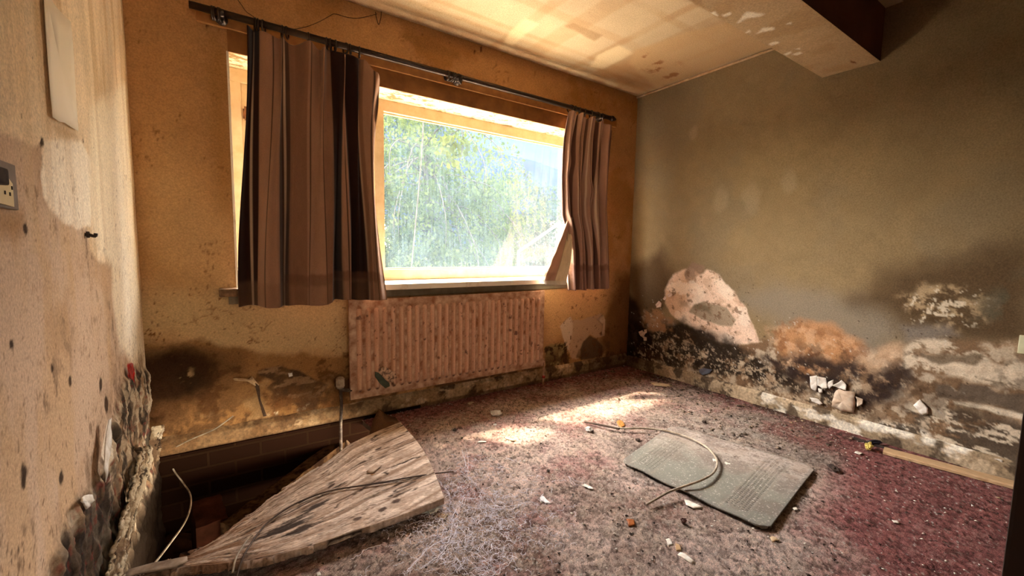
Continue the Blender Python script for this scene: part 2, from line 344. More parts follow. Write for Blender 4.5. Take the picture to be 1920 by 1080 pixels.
def paint_back(c):
    u, v = c.U, c.V      # u = X, v = Z
    c.C[:] = WALL_OCHRE
    c.mul(.78+.44*c.n(2.2, 5)); c.mul(.88+.24*c.n(16, 4))
    c.paint((.37, .175, .045), .65*ss(.50, .68, c.n(2.6, 5)))
    c.paint((.36, .19, .06), .7*c.poly(BWp((395, 60), (428, 100), (440, 440), (405, 400), (390, 200)), .03, 6, .04))
    # paler wall below the sill
    c.paint((.66, .50, .27), .75*c.poly([(-.40, .78), (.02, .80), (.60, .78), (.62, .36), (.3, .42), (-.1, .50), (-.40, .62)], .08, 5, .08))
    c.paint((.72, .44, .19), .8*c.poly([(1.95, .78), (2.75, .74), (2.72, .4), (2.05, .35)], .07, 5, .08))
    c.paint((.62, .41, .20), .6*c.poly([(-.33, 1.35), (-.2, 1.45), (.04, 1.15), (.04, .8), (-.33, .8)], .10, 4, .15))
    crack(c, .55, 4, (.22, .10, .03), 1.0, 4, .007, .60); crack(c, .7, 9, (.20, .09, .03), ss(.15, -.05, u)+ss(.9, .5, v), 44, .010, .58)
    # damp line under the ceiling
    c.paint((.34, .19, .085), .6*(v > 1)*ss(2.27, 2.34, v+.05*(c.n(5)-.5)))
    c.paint((.30, .16, .06), .6*c.poly(BWp((745, 60), (800, 70), (860, 100), (860, 110), (790, 95)), .015, 10, .02))
    # darker brown low in the corner by the right wall
    c.paint((.16, .065, .02), .8*c.poly([(2.75, -.1), (2.62, .3), (2.70, .55), (2.85, .80), (3.1, .95), (3.1, -.1)], .09, 6, .08))
    # damp tide mark and mould at the left below the sill
    tide = c.poly([(-.4, .56), (-.25, .53), (-.12, .555), (.02, .50), (.10, .46), (.26, .43), (.5, .40), (.62, .42), (.62, -.2), (-.4, -.2)], .035, 9, .018)
    c.paint((.30, .155, .055), tide*.9)
    edge = tide*(1-c.poly([(-.4, .52), (-.25, .49), (-.12, .515), (.02, .46), (.10, .42), (.26, .39), (.5, .36), (.62, .38), (.62, -.2), (-.4, -.2)], .035, 9, .018))
    c.paint((.13, .055, .018), tide*ss(.52, .62, c.n(9, 6, gain=.65))*.85)
    c.paint((.40, .25, .115), tide*ss(.54, .64, c.n(7, 5))*.7)
    c.paint((.10, .045, .018), .75*c.poly([(-.4, .54), (-.1, .52), (.05, .46), (.1, .36), (-.05, .24), (-.4, .15)], .07, 6, .07)); c.paint((.035, .015, .007), .92*c.poly([(-.4, .51), (-.16, .51), (-.05, .44), (-.08, .36), (-.16, .30), (-.4, .25)], .05, 9, .05))
    c.paint((.035, .018, .008), .9*c.poly(BWp((330, 705), (360, 690), (385, 715), (375, 725), (350, 735), (335, 720)), .03, 12, .02))
    c.paint((.44, .28, .13), .8*c.poly(BWp((335, 700), (360, 695), (365, 715), (340, 715)), .03, 14, .02)*ss(.5, .6, c.n(30, 4)))
    # torn wallpaper patch left of the radiator
    t = c.poly(BWp((483, 695), (530, 685), (555, 695), (615, 722), (600, 745), (590, 768), (560, 762), (512, 735), (500, 728), (515, 715), (485, 705)), .010, 16, .006)
    c.paint((.085, .045, .022), t*(.75+.25*ss(.4, .6, c.n(20, 5)))); c.paint((.27, .16, .08), t*ss(.53, .60, c.n(22, 5, su=.7, sv=2)))
    c.H += t*-.003
    c.paint((.75, .62, .42), ss(.60, .65, c.n(40, 4))*c.poly(BWp((500, 772), (560, 760), (600, 755), (560, 775), (505, 782)), .01, 12, .01))
    c.paint((.16, .07, .025), .8*c.poly(BWp((500, 740), (640, 700), (660, 640), (645, 790), (500, 800)), .06, 8, .05)*ss(.42, .55, c.n(11, 5)))
    # peeled patch right of the radiator
    p1 = c.poly(BWp((1050, 612), (1060, 600), (1070, 592), (1074, 600), (1090, 600), (1105, 595), (1128, 588), (1136, 605), (1134, 630), (1118, 634), (1106, 627), (1095, 645), (1085, 673), (1072, 672), (1058, 640)), .008, 20, .005)
    c.paint((.60, .40, .24), p1); c.H += p1*-.003
    c.paint((.76, .60, .42), p1*.9*c.poly(BWp((1050, 612), (1072, 590), (1074, 620), (1066, 660), (1056, 640)), .015, 14, .012))
    c.paint((.13, .08, .045), .95*c.poly(BWp((1088, 655), (1095, 640), (1106, 628), (1120, 636), (1130, 650), (1128, 668), (1088, 676)), .012, 16, .008))
    c.paint((.32, .24, .10), .9*c.poly(BWp((1022, 668), (1030, 645), (1058, 645), (1062, 660), (1048, 685), (1024, 688)), .015, 18, .008))
    c.paint((.05, .03, .015), ss(.54, .60, c.n(28, 4))*c.poly(BWp((1020, 650), (1066, 640), (1066, 690), (1020, 690)), .02, 14, .02))
    # mould towards the skirting, all along
    b2 = (v < .5)*ss(.34, .10, v+.12*(c.n(5)-.5))
    c.paint((.10, .05, .022), b2*ss(.42, .56, c.n(12, 6, gain=.65))*.85)
    speck(c, .73, .010, (.10, .045, .015), (v < .8)*.7, 12)
    speck(c, .80, .007, (.16, .07, .03), .6, 13)
    speck(c, .66, .03, (.16, .065, .02), (u > 2.3)*ss(.9, .5, v)*.8, 14)
    # small dark marks above the rod, below the ceiling
    for x, y, r in ((902, 92, .010), (890, 97, .006), (388, 48, .006), (470, 100, .005)):
        p = aY(YB, x, y); c.paint((.07, .015, .01), c.blob(p[0], p[2], r, r*1.8, .6, 60, .3))
    c.H += (c.n(5, 4)-.5)*.004 + tide*(c.n(20, 4)-.5)*.014

def paint_left(c):
    u, v = c.U, c.V      # u = Y, v = Z
    c.C[:] = (.82, .66, .46)
    st = c.n(3, 5, su=3.2, sv=.5)         # vertical run marks
    c.mul(.86+.26*st); c.mul(.88+.24*c.n(9, 4))
    c.paint((.58, .39, .20), .6*ss(.52, .66, c.n(4, 4, su=3.5, sv=.4)))
    # lower exposed brownish paper
    lowp = c.poly(LWp((-60, 225), (0, 243), (35, 258), (72, 278), (80, 262), (82, 330), (84, 372), (100, 392), (120, 418), (165, 430), (170, 470), (185, 490), (210, 495), (214, 560), (225, 640), (262, 700), (300, 1300), (-900, 2200)), .010, 22, .006)
    c.paint((.59, .43, .305), lowp*.95)
    c.paint((.56, .37, .20), lowp*.6*ss(.42, .62, c.n(3, 5, su=2.2, sv=.6)))
    c.paint((.42, .255, .13), lowp*.4*ss(.5, .7, c.n(5, 5))); c.paint((.22, .14, .085), .75*ss(.56, .64, c.n(16, 6, su=2, gain=.72))*ss(.52, .62, c.n(3, 4))*lowp); c.paint((.26, .17, .11), .7*c.poly(LWp((262, 640), (215, 700), (190, 800), (160, 900), (110, 980), (80, 1100), (300, 1300), (290, 900)), .08, 7, .08)*ss(.45, .58, c.n(12, 6, su=2.5, gain=.7)))
    # cream patch of bare skim with a ragged lower edge
    sk_ = c.poly(LWp((84, 262), (150, 262), (170, 300), (170, 425), (145, 428), (120, 415), (98, 392), (84, 368), (80, 320)), .010, 30, .006)
    c.paint((.93, .84, .69), sk_*.95)
    c.paint((.93, .83, .64), .85*c.poly(LWp((168, 200), (235, 160), (262, 560), (268, 660), (250, 680), (225, 650), (212, 560), (210, 495), (185, 480), (170, 400)), .02, 10, .03))
    c.paint((.55, .37, .20), .5*c.poly(LWp((82, 0), (60, 0), (88, 250), (98, 260), (96, 220)), .01, 10, .01))
    c.paint((.60, .43, .25), .30*ss(.54, .70, c.n(5, 5, su=5, sv=.25))*(v > 1.0))
    c.paint((.34, .22, .13), .65*ss(.70, .74, c.n(30, 4, su=2.2, gain=.65))*ss(.46, .56, c.n(4, 4))*ss(1.6, 1.25, v))
    c.paint((.40, .25, .12), .6*c.poly(LWp((97, 222), (140, 246), (146, 262), (110, 262), (100, 240)), .01, 14, .02))
    # dirt below the socket
    c.paint((.33, .17, .06), .65*c.poly(LWp((-30, 398), (28, 396), (46, 402), (48, 440), (30, 450), (0, 440), (-30, 440)), .02, 10, .03))
    # fly spots and mould, growing denser downwards
    dz = ss(1.35, .3, v)
    speck(c, .695, .012, (.17, .095, .05), .8*dz, 21, 2.4); speck(c, .70, .007, (.20, .12, .07), .6*dz, 26, 1.5)
    speck(c, .76, .018, (.09, .05, .03), .85*dz, 22, 1.8)
    speck(c, .79, .007, (.16, .09, .06), .7, 23, 1.8)
    crack(c, .5, 9, (.16, .09, .05), dz, 25, .012, .62)
    for x, y, r in ((50, 428, .010), (58, 345, .0), (152, 493, .0), (48, 885, .016), (48, 905, .010), (118, 895, .014), (190, 720, .018), (200, 757, .022), (134, 715, .012), (25, 645, .010), (100, 690, .008), (155, 265, .006), (80, 265, .010), (172, 440, .0)):
        if r:
            p = aX(XL, x, y); c.paint((.045, .025, .015), .95*c.blob(p[1], p[2], r, r*1.1, .55, 45, .25))
    # grey black rot at the foot
    foot = c.poly(LWp((262, 690), (232, 700), (212, 800), (195, 860), (160, 930), (120, 990), (90, 1100), (350, 1500), (420, 900)), .04, 9, .025)
    c.paint((.16, .12, .085), foot*.92)
    c.paint((.30, .20, .12), foot*ss(.42, .50, c.n(7, 6, su=3, sv=.7))*.95); c.paint((.56, .46, .33), foot*ss(.49, .55, c.n(9, 6, su=3.5, sv=.8))*.95)
    c.paint((.035, .026, .02), foot*ss(.50, .56, c.n(11, 6, su=4, sv=.7))*.9)
    c.paint((.045, .034, .028), .8*c.poly(LWp((150, 960), (190, 900), (215, 960), (180, 1100), (100, 1100)), .05, 8, .05))
    c.paint((.36, .02, .015), c.poly(LWp((240, 682), (247, 680), (249, 700), (245, 718), (239, 708)), .006, 40, .004))
    c.paint((.24, .04, .03), .5*foot*ss(.66, .70, c.n(40, 4, su=2)))
    c.paint((.10, .07, .045), ss(.05, .0, v)*(.5+.5*ss(.45, .55, c.n(9, 5, su=3)))); c.paint((.016, .010, .006), ss(.03, -.05, v))
    c.paint((.80, .72, .58), c.poly(LWp((200, 800), (205, 786), (204, 830), (199, 885), (193, 905), (191, 850)), .004, 40, .004))
    c.H += (c.n(6, 4)-.5)*.004 + foot*(c.n(12, 5, su=2.5)-.35)*.045 - .002*lowp
    c.H += .02*foot*ss(.15, -.02, v)

def paint_ceiling(c):
    u, v = c.U, c.V      # X, Y
    c.C[:] = (.57, .44, .28)
    c.mul(.90+.2*c.n(2.4, 5)); c.mul(.95+.1*c.n(20, 4))
    br = (.44, .26, .12)
    # lengths of lining paper with browned joints
    for k, (x, w_, a) in enumerate(((.62, .05, .3), (1.02, .09, .25), (1.52, .04, .45), (1.78, .11, .35), (2.15, .03, .5), (2.42, .16, .45), (2.70, .03, .5))):
        c.paint(br, a*(1-ss(w_*.5, w_*.5+.03, np.abs(u-x+.03*(c.n(3)-.5))))*(.5+.5*ss(.35, .6, c.n(4, 4))))
    for k, (y, w_, a) in enumerate(((2.40, .015, .5), (2.33, .012, .4), (2.24, .02, .5), (1.95, .05, .3), (1.62, .03, .3))):
        c.paint(br, a*(1-ss(w_*.5, w_*.5+.02, np.abs(v-y+.02*(c.n(3)-.5))))*(.4+.6*ss(.35, .6, c.n(3, 4))))
    c.paint((.36, .23, .12), .75*c.poly(CLp((1060, 48), (1075, 43), (1128, 66), (1115, 78)), .012, 12, .012))
    c.paint((.83, .66, .41), .7*c.poly(CLp((955, 60), (985, 35), (1010, 45), (960, 85), (945, 80)), .01, 12, .015))
    c.paint((.83, .66, .41), .7*c.poly(CLp((1120, 105), (1160, 85), (1190, 100), (1130, 130), (1105, 125)), .01, 12, .015))
    c.paint((.45, .25, .11), .75*c.poly(CLp((1130, 130), (1190, 100), (1250, 120), (1260, 150), (1195, 175), (1150, 155)), .07, 5, .07))
    c.paint((.60, .40, .21), .8*c.poly(CLp((1190, 95), (1290, 60), (1400, 30), (1470, 80), (1230, 165), (1180, 120)), .03, 6, .03))
    c.paint((.30, .12, .04), .8*ss(.55, .63, c.n(12, 5))*c.poly(CLp((1200, 100), (1260, 120), (1310, 145), (1250, 150), (1200, 125)), .05, 7, .05))
    c.paint((.40, .21, .09), .55*ss(2.36, 2.50, v+.06*(c.n(5)-.5))*ss(.4, .6, c.n(5)))
    crack(c, .5, 3.5, (.40, .22, .10), 1.0, 61, .005, .60)
    c.H += (c.n(3, 4)-.5)*.006

def floor_zone(c):
    return None
def paint_floor(c):
    u, v = c.U, c.V
    c.C[:] = (.34, .135, .13)
    c.mul(.80+.4*c.n(3, 5)); 
    dusty = (.70, .56, .49)
    # dust and grime over the middle
    d = c.poly([(.70, 2.0), (.9, 2.3), (1.6, 2.35), (2.6, 2.3), (2.9, 1.9), (2.85, 1.0), (2.45, .78), (1.9, .60), (1.5, .45), (.9, .60), (.2, .9), (-.3, 1.2), (-.3, 1.7), (.6, 1.5)], .12, 4, .14)
    c.paint(dusty, d*(.35+.5*ss(.35, .62, c.n(5, 5))))
    c.paint((.30, .25, .215), .85*c.poly([(1.70, 1.55), (2.2, 1.60), (2.75, 1.35), (2.85, 1.0), (2.5, .72), (2.2, .75), (1.6, .65), (1.5, 1.3)], .07, 5, .08)*(.6+.4*ss(.35, .6, c.n(7, 5))))
    c.paint((.44, .39, .345), .8*c.poly([(1.95, 1.45), (2.5, 1.5), (2.75, 1.2), (2.4, .95), (2.1, 1.2)], .07, 5, .08)*ss(.4, .55, c.n(8, 5)))
    c.paint((.30, .13, .115), .8*c.poly(FLp((1420, 790), (1500, 790), (1600, 850), (1540, 850), (1430, 810)), .06, 6, .06))
    c.paint((.23, .145, .105), .6*c.poly([(.2, .95), (1.0, .85), (1.6, .8), (1.4, 1.3), (.7, 1.4), (.1, 1.4)], .1, 4, .12)*ss(.35, .6, c.n(6, 5)))
    c.paint((.52, .42, .34), .55*ss(.50, .62, c.n(13, 6, gain=.7))*d)
    # black dirt trodden along the right wall
    c.paint((.07, .045, .03), .85*c.poly([(2.75, 2.6), (2.80, 2.0), (2.85, 1.5), (2.9, 1.05), (2.7, .85), (3.1, .8), (3.1, 2.6)], .08, 7, .07)*ss(.38, .55, c.n(11, 6)))
    g1 = c.n(60, 4, gain=.8); g2 = c.n(24, 4, gain=.75)
    c.mul(.66+.86*ss(.30, .70, g1)); c.paint((.62, .53, .47), .55*ss(.56, .66, g2)*ss(.45, .6, g1)*(.3+.7*d)); c.paint((.10, .055, .045), .6*ss(.44, .36, g2)*ss(.5, .4, g1))
    c.paint((.62, .50, .42), .5*c.blob(1.0, 2.1, .5, .22, .4, 8, .4)*ss(.45, .6, c.n(30, 5)))
    # carpet flecks
    speck(c, .66, .006, (.10, .05, .04), .7, 31); speck(c, .68, .0055, (.66, .56, .50), .8*(.35+.65*d), 32)
    speck(c, .745, .005, (.80, .76, .70), .9, 33)
    c.H += (c.n(90, 2)-.5)*.008+(g1-.5)*.010 + (c.n(8, 4)-.5)*.006

# ------------------------------------------------------------------ room shell
def keep_floor(cu, cv):
    P = HOLE; ins = np.zeros(len(cu), bool)
    for i in range(len(P)):
        a = P[i]; b = P[(i+1) % len(P)]
        ins ^= ((a[1] > cv) != (b[1] > cv)) & (cu < (b[0]-a[0])*(cv-a[1])/((b[1]-a[1])+1e-12)+a[0])
    return ~ins
HOLE = [(-.5, 2.7), (.62, 2.7), (.64, 2.44), (.66, 2.33), (.60, 2.22), (.45, 2.05), (.30, 1.90), (.12, 1.76), (-.10, 1.68), (-.5, 1.64)]
me = grid_mesh('floor', seg((XL-.02, .012), (.2, .006), (2.2, .008), (XR+.02, .01)), seg((-.4, .03), (.1, .0055), (1.7, .009), (YB+.02, .01)),
               lambda U, V, H: np.stack([U, V, H-.001], 1), paint_floor, keep_floor)
o = link('floor', me, M_CARPET); tag(o, kind='structure')
me = grid_mesh('wall_right', seg((YF-.06, .012), (.2, .0065), (2.0, .008), (YB+.02, .01)), seg((-.05, .0065), (1.05, .014), (ZC+.01, .02)),
               lambda U, V, H: np.stack([XR-H, U, V], 1), paint_right)
o = link('wall_right', me, M_PLASTER); tag(o, kind='structure')
def keep_back(cu, cv): return ~((cu > WX0) & (cu < WX1) & (cv > WZ0) & (cv < WZ1))
me = grid_mesh('wall_back', seg((XL-.02, .0065), (WX0, .0065), (.62, .012), (2.0, .007), (WX1, .008), (XR+.02, .01)), seg((.0, .0065), (WZ0, .012), (WZ1, .012), (ZC+.01, .02)),
               lambda U, V, H: np.stack([U, YB-H, V], 1), paint_back, keep_back)
o = link('wall_back', me, M_PLASTER); tag(o, kind='structure')
me = grid_mesh('wall_left', seg((-.4, .03), (.9, .005), (2.0, .006), (YB+.01, .01)), seg((-.45, .01), (-.1, .005), (1.3, .005), (1.7, .01), (ZC+.01, .02)),
               lambda U, V, H: np.stack([XL+H, U, V], 1), paint_left)
o = link('wall_left', me, M_PLASTER); tag(o, kind='structure')
me = grid_mesh('ceiling', seg((XL-.02, .012), (XR+.02, .01)), seg((.8, .02), (1.2, .010), (YB+.02, .01)),
               lambda U, V, H: np.stack([U, V, ZC+H], 1), paint_ceiling)
o = link('ceiling', me, M_PLASTER); tag(o, kind='structure')
# ceiling behind the beam
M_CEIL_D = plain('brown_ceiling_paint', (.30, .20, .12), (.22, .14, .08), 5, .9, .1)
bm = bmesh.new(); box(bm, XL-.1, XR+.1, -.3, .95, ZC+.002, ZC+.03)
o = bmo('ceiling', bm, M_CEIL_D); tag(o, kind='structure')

# front wall with the doorway the photograph is taken from, and its dark jamb
M_FRONT = plain('brown_wall_paint', (.20, .13, .08), (.16, .10, .06), 5, .9, .1)
M_JAMB = plain('dark_brown_gloss_paint', (.030, .012, .008), (.018, .008, .006), 10, .4, .1)
bm = bmesh.new(); box(bm, .90, XR+.1, -.09, YF-.01, -.02, ZC+.02); box(bm, -.12, .90, -.09, YF-.01, 2.04, ZC+.02); box(bm, XL-.1, -.12, -.09, YF-.01, -.02, ZC+.02)
o = bmo('wall_front', bm, M_FRONT); tag(o, kind='structure')
jp = aZ(0, 1880, 1080)
jd = ray(1893, 960); JX = .80; jy = JX*jd[1]/jd[0]
bm = bmesh.new(); box(bm, JX, .90, -.11, jy, 0, 2.04, .004); o = bmo('trim_1', bm, M_JAMB); tag(o, kind='structure')

# beam
def paint_beam(c):
    u, v = c.U, c.V
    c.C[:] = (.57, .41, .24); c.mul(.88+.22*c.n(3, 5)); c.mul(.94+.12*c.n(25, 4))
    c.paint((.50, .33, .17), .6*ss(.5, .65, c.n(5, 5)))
    f = px_wall(lambda x, y: aZ(2.083, x, y), 0, 1)
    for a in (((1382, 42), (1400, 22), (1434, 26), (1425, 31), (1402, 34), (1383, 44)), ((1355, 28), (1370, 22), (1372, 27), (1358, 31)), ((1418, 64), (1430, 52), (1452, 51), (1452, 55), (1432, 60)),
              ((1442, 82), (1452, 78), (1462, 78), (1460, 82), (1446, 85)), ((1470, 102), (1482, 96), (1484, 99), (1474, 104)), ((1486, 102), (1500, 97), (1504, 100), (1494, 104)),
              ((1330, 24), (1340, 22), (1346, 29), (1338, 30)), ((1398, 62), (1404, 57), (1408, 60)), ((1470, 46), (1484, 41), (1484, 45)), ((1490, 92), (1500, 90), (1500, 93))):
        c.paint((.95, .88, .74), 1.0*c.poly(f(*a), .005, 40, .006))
    for a in (((1592, 113), (1604, 116), (1608, 119), (1596, 118)),):
        c.paint((.20, .08, .03), .9*c.poly(f(*a), .003, 40, .004))
    crack(c, .5, 7, (.42, .25, .12), 1.0, 71, .006, .60)
beam = empty('trim_2', (1.3, 1.01, 2.083), kind='structure')
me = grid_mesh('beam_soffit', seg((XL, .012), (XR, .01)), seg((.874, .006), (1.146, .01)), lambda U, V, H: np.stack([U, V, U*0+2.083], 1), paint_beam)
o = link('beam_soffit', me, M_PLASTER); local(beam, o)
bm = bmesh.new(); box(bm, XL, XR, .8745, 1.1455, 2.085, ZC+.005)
M_BEAM = plain('shaded_red_brown_paint', (.16, .07, .04), (.12, .05, .03), 6, .85, .1)  # rear face darkened: its lack of light put into the colour
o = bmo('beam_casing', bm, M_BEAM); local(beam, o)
# ceiling bead along the right wall and thin corner bead
bm = bmesh.new(); tube(bm, [(XR-.012, 1.146, ZC-.012), (XR-.012, YB, ZC-.012)], .008, 6)
M_BEAD = plain('cream_bead', (.70, .52, .33), (.40, .22, .10), 12, .6, .2)
o = bmo('trim_3', bm, M_BEAD, smooth=True); tag(o, kind='structure')

# ------------------------------------------------------------------ window
M_REVEAL = None
def paint_soffit(c):
    c.C[:] = (.80, .64, .42); c.mul(.92+.14*c.n(8, 4))
    c.paint((.20, .13, .05), .9*ss(.575, .61, c.n(36, 4, su=.6, gain=.6))*ss(.40, .55, c.n(5, 3)))
    c.paint((.30, .18, .07), .8*ss(.66, .70, c.n(60, 3, su=.6)))
rev = empty('trim_4', (1.2, 2.64, 1.4), kind='structure')
me = grid_mesh('reveal_soffit', seg((WX0-.002, .008), (WX1+.002, .01)), seg((YB-.002, .006), (2.90, .01)), lambda U, V, H: np.stack([U, V, U*0+WZ1], 1), paint_soffit)
local(rev, link('reveal_soffit', me, M_PLASTER))
bm = bmesh.new(); box(bm, WX0-.05, WX0, YB+.002, 2.90, WZ0-.04, WZ1+.03); local(rev, bmo('reveal_side', bm, M_SILL))
bm = bmesh.new(); box(bm, WX1, WX1+.05, YB+.002, 2.90, WZ0-.04, WZ1+.03); local(rev, bmo('reveal_side', bm, M_SILL))
bm = bmesh.new(); box(bm, WX0-.006, WX0+.004, YB-.004, YB+.05, WZ0, WZ1, .001); local(rev, bmo('corner_bead', bm, M_SILL))

FY = 2.735
win = empty('window_1', (1.235, FY+.03, WZ0), kind='structure')
bm = bmesh.new()
box(bm, WX0, WX1, FY, FY+.07, WZ0, .884, .004)
box(bm, WX0, WX1, FY, FY+.07, 1.882, WZ1+.001, .004)
box(bm, WX0, .095, FY, FY+.07, .88, 1.885, .004)
box(bm, WX1-.06, WX1, FY, FY+.07, .88, 1.885, .004)
box(bm, .79, .852, FY-.006, FY+.07, .88, 1.885, .004)
# putty beads round the panes
for x0, x1 in ((.852, WX1-.06),):
    box(bm, x0, x1, FY+.022, FY+.04, .884, .893, .002); box(bm, x0, x1, FY+.022, FY+.04, 1.873, 1.882, .002)
local(win, bmo('window_frame', bm, M_CREAM))
# opening casement sash on the left
bm = bmesh.new()
for a in ((.0945, .15, .884, 1.882), (.735, .788, .886, 1.88), (.15, .735, .886, .935), (.15, .735, 1.83, 1.88)):
    box(bm, a[0], a[1], FY+.008, FY+.055, a[2], a[3], .003)
sash = local(win, bmo('casement_sash', bm, M_CREAM))
bm = bmesh.new(); box(bm, .10, .125, FY-.006, FY+.01, 1.70, 1.75, .002); tube(bm, [(.112, FY-.01, 1.69), (.112, FY-.01, 1.76)], .006, 8); h1 = local(win, bmo('hinge', bm, plain('rusty_steel', (.30, .13, .05), (.12, .05, .02), 30, .6, .3, .3)))
bm = bmesh.new(); tube(bm, spline([(.105, FY-.008, 1.325), (.13, FY-.02, 1.335), (.17, FY-.02, 1.33), (.20, FY-.01, 1.31)]), .0025, 6); local(win, bmo('stay_wire', bm, M_DARKWOOD))
bm = bmesh.new(); box(bm, .14, .70, FY-.01, FY+.004, .905, .925, .003); local(win, bmo('casement_stay', bm, M_CREAM))

FILM = .062
def glass_material():
    """clear pane under a film of dirt with vertical run marks"""
    m = bpy.data.materials.new('streaked_dirty_glass'); m.use_nodes = True; t = m.node_tree; N = t.nodes; L = t.links; N.clear()
    out = N.new('ShaderNodeOutputMaterial'); tr = N.new('ShaderNodeBsdfTransparent'); tr.inputs[0].default_value = (.97, .985, .99, 1)
    tl = N.new('ShaderNodeBsdfTranslucent'); tl.inputs[0].default_value = (.55, .82, 1.0, 1)
    df = N.new('ShaderNodeBsdfDiffuse'); df.inputs[0].default_value = (.7, .75, .8, 1)
    gl = N.new('ShaderNodeBsdfGlossy'); gl.inputs['Roughness'].default_value = .05
    n1 = noise_node(t, 1.0, 6, .75, (170, 1, 7)); n2 = noise_node(t, 1.0, 5, .6, (5, 1, 4)); n3 = noise_node(t, 420, 3, .6)
    a = N.new('ShaderNodeMapRange'); a.inputs[1].default_value = .47; a.inputs[2].default_value = .62; a.inputs[3].default_value = 0; a.inputs[4].default_value = .36
    L.new(n1.outputs[0], a.inputs[0])
    b = N.new('ShaderNodeMapRange'); b.inputs[1].default_value = .35; b.inputs[2].default_value = .70; b.inputs[3].default_value = .16; b.inputs[4].default_value = .34
    L.new(n2.outputs[0], b.inputs[0])
    tc = N.new('ShaderNodeTexCoord'); sx = N.new('ShaderNodeSeparateXYZ'); L.new(tc.outputs['Object'], sx.inputs[0])
    g = N.new('ShaderNodeMapRange'); g.inputs[1].default_value = 1.25; g.inputs[2].default_value = .89; g.inputs[3].default_value = 0; g.inputs[4].default_value = .13
    L.new(sx.outputs[2], g.inputs[0])
    s1 = mathn(t, 'ADD', a.outputs[0], b.outputs[0]); s2 = mathn(t, 'ADD', s1, g.outputs[0], True)
    s3 = mathn(t, 'MULTIPLY', s2, FILM)
    md = N.new('ShaderNodeMixShader'); md.inputs[0].default_value = .35; L.new(tl.outputs[0], md.inputs[1]); L.new(df.outputs[0], md.inputs[2])
    mx = N.new('ShaderNodeMixShader'); L.new(s3, mx.inputs[0]); L.new(tr.outputs[0], mx.inputs[1]); L.new(md.outputs[0], mx.inputs[2])
    mg = N.new('ShaderNodeMixShader'); mg.inputs[0].default_value = .03; L.new(mx.outputs[0], mg.inputs[1]); L.new(gl.outputs[0], mg.inputs[2])
    L.new(mg.outputs[0], out.inputs[0]); return m
M_GLASS = glass_material()
bm = bmesh.new(); box(bm, .846, WX1-.055, FY+.030, FY+.034, .886, 1.884); o = local(win, bmo('window_pane', bm, M_GLASS))
bm = bmesh.new(); box(bm, .145, .74, FY+.030, FY+.034, .93, 1.835); o = local(win, bmo('window_pane', bm, M_GLASS))
# inner sill board and a strip coloured as the shade under it
bm = bmesh.new(); box(bm, -.036, 2.54, 2.447, YB+.001, .776, .812, .008); box(bm, WX0, WX1, YB, FY+.01, .776, .812)
local(win, bmo('window_sill', bm, M_SILL))
bm = bmesh.new(); box(bm, -.038, .043, 2.4455, YB+.001, .7745, .8135, .009)
x_ = local(win, bmo('sill_end', bm, plain('grimy_brown_paint', (.30, .17, .08), (.10, .05, .02), 26, .6, .3))); x_['label'] = 'grimy brown left end of the sill'
bm = bmesh.new(); box(bm, .0, 2.43, YB-.018, YB+.002, .730, .777, .003)
local(win, bmo('sill_shadow_strip', bm, plain('sill_shadow_grey', (.24, .20, .13), (.16, .12, .07), 12, .6, .1)))
# long timber batten above the opening that carries the curtain pole
bm = bmesh.new(); box(bm, -.075, 2.72, YB-.022, YB+.002, 2.050, 2.118, .002)
o = bmo('trim_5', bm, plain('ochre_painted_batten', (.42, .20, .06), (.26, .11, .03), 9, .55, .15)); tag(o, kind='structure')
# window lintel band painted darker brown between batten and reveal
bm = bmesh.new(); box(bm, WX0-.0, WX1+.08, YB-.008, YB+.002, 1.949, 2.051, .002)
o = bmo('trim_6', bm, plain('dark_ochre_paint', (.30, .135, .035), (.17, .065, .015), 7, .5, .15)); tag(o, kind='structure')

# ------------------------------------------------------------------ skirting boards
def paint_skirt_b(c):
    c.C[:] = (.34, .22, .11); c.mul(.7+.6*c.n(4, 5)); c.paint((.50, .36, .20), .8*ss(.52, .62, c.n(8, 5)))
    c.paint((.06, .03, .015), .85*ss(.53, .62, c.n(10, 6, gain=.65))); c.paint((.62, .46, .28), .9*ss(.66, .70, c.n(20, 4, su=.5)))
    c.paint((.10, .05, .02), .7*(c.U > 2.5)); c.paint((.17, .09, .035), .85*ss(.75, .55, c.U)*(.6+.4*ss(.4, .6, c.n(6, 4))))
    c.paint((.10, .05, .025), .7*(c.V < .03))
def paint_skirt_r(c):
    c.C[:] = (.36, .27, .17); c.mul(.7+.6*c.n(4, 5)); c.paint((.55, .44, .30), .85*ss(.50, .60, c.n(9, 5)))
    c.paint((.06, .04, .025), .85*ss(.52, .60, c.n(12, 6, gain=.65))); c.paint((.85, .80, .68), .9*(c.U < 1.35)*ss(.52, .58, c.n(9, 5, su=.5)))
    c.paint((.06, .03, .015), .9*ss(2.2, 2.45, c.U))
def skirt_profile(V):      # 0..1 unrolled height: face then chamfer then top
    d = np.where(V < .085, .020, np.where(V < .097, .020-(V-.085)*.8, .010-(V-.097)*.9)); d = np.clip(d, .0, .02)
    return d
us = seg((XL, .008), (XR-.02, .01)); vs = np.array([0, .01, .02, .03, .04, .05, .06, .07, .08, .085, .09, .097, .102, .1075])
me = grid_mesh('baseboard_back', us, vs, lambda U, V, H: np.stack([U, YB-skirt_profile(V)-H, V], 1), lambda c: (paint_skirt_b(c), setattr(c, 'H', (c.n(14, 4)-.5)*.006)))
o = link('baseboard_back', me, M_WOODV); tag(o, kind='structure')
us = seg((YF, .008), (YB-.02, .01))
me = grid_mesh('baseboard_right', us, vs*.86, lambda U, V, H: np.stack([XR-skirt_profile(V/.86)-H-.004, U, V], 1), lambda c: (paint_skirt_r(c), setattr(c, 'H', (c.n(14, 4)-.5)*.010)))
o = link('baseboard_right', me, M_WOODV); tag(o, kind='structure')

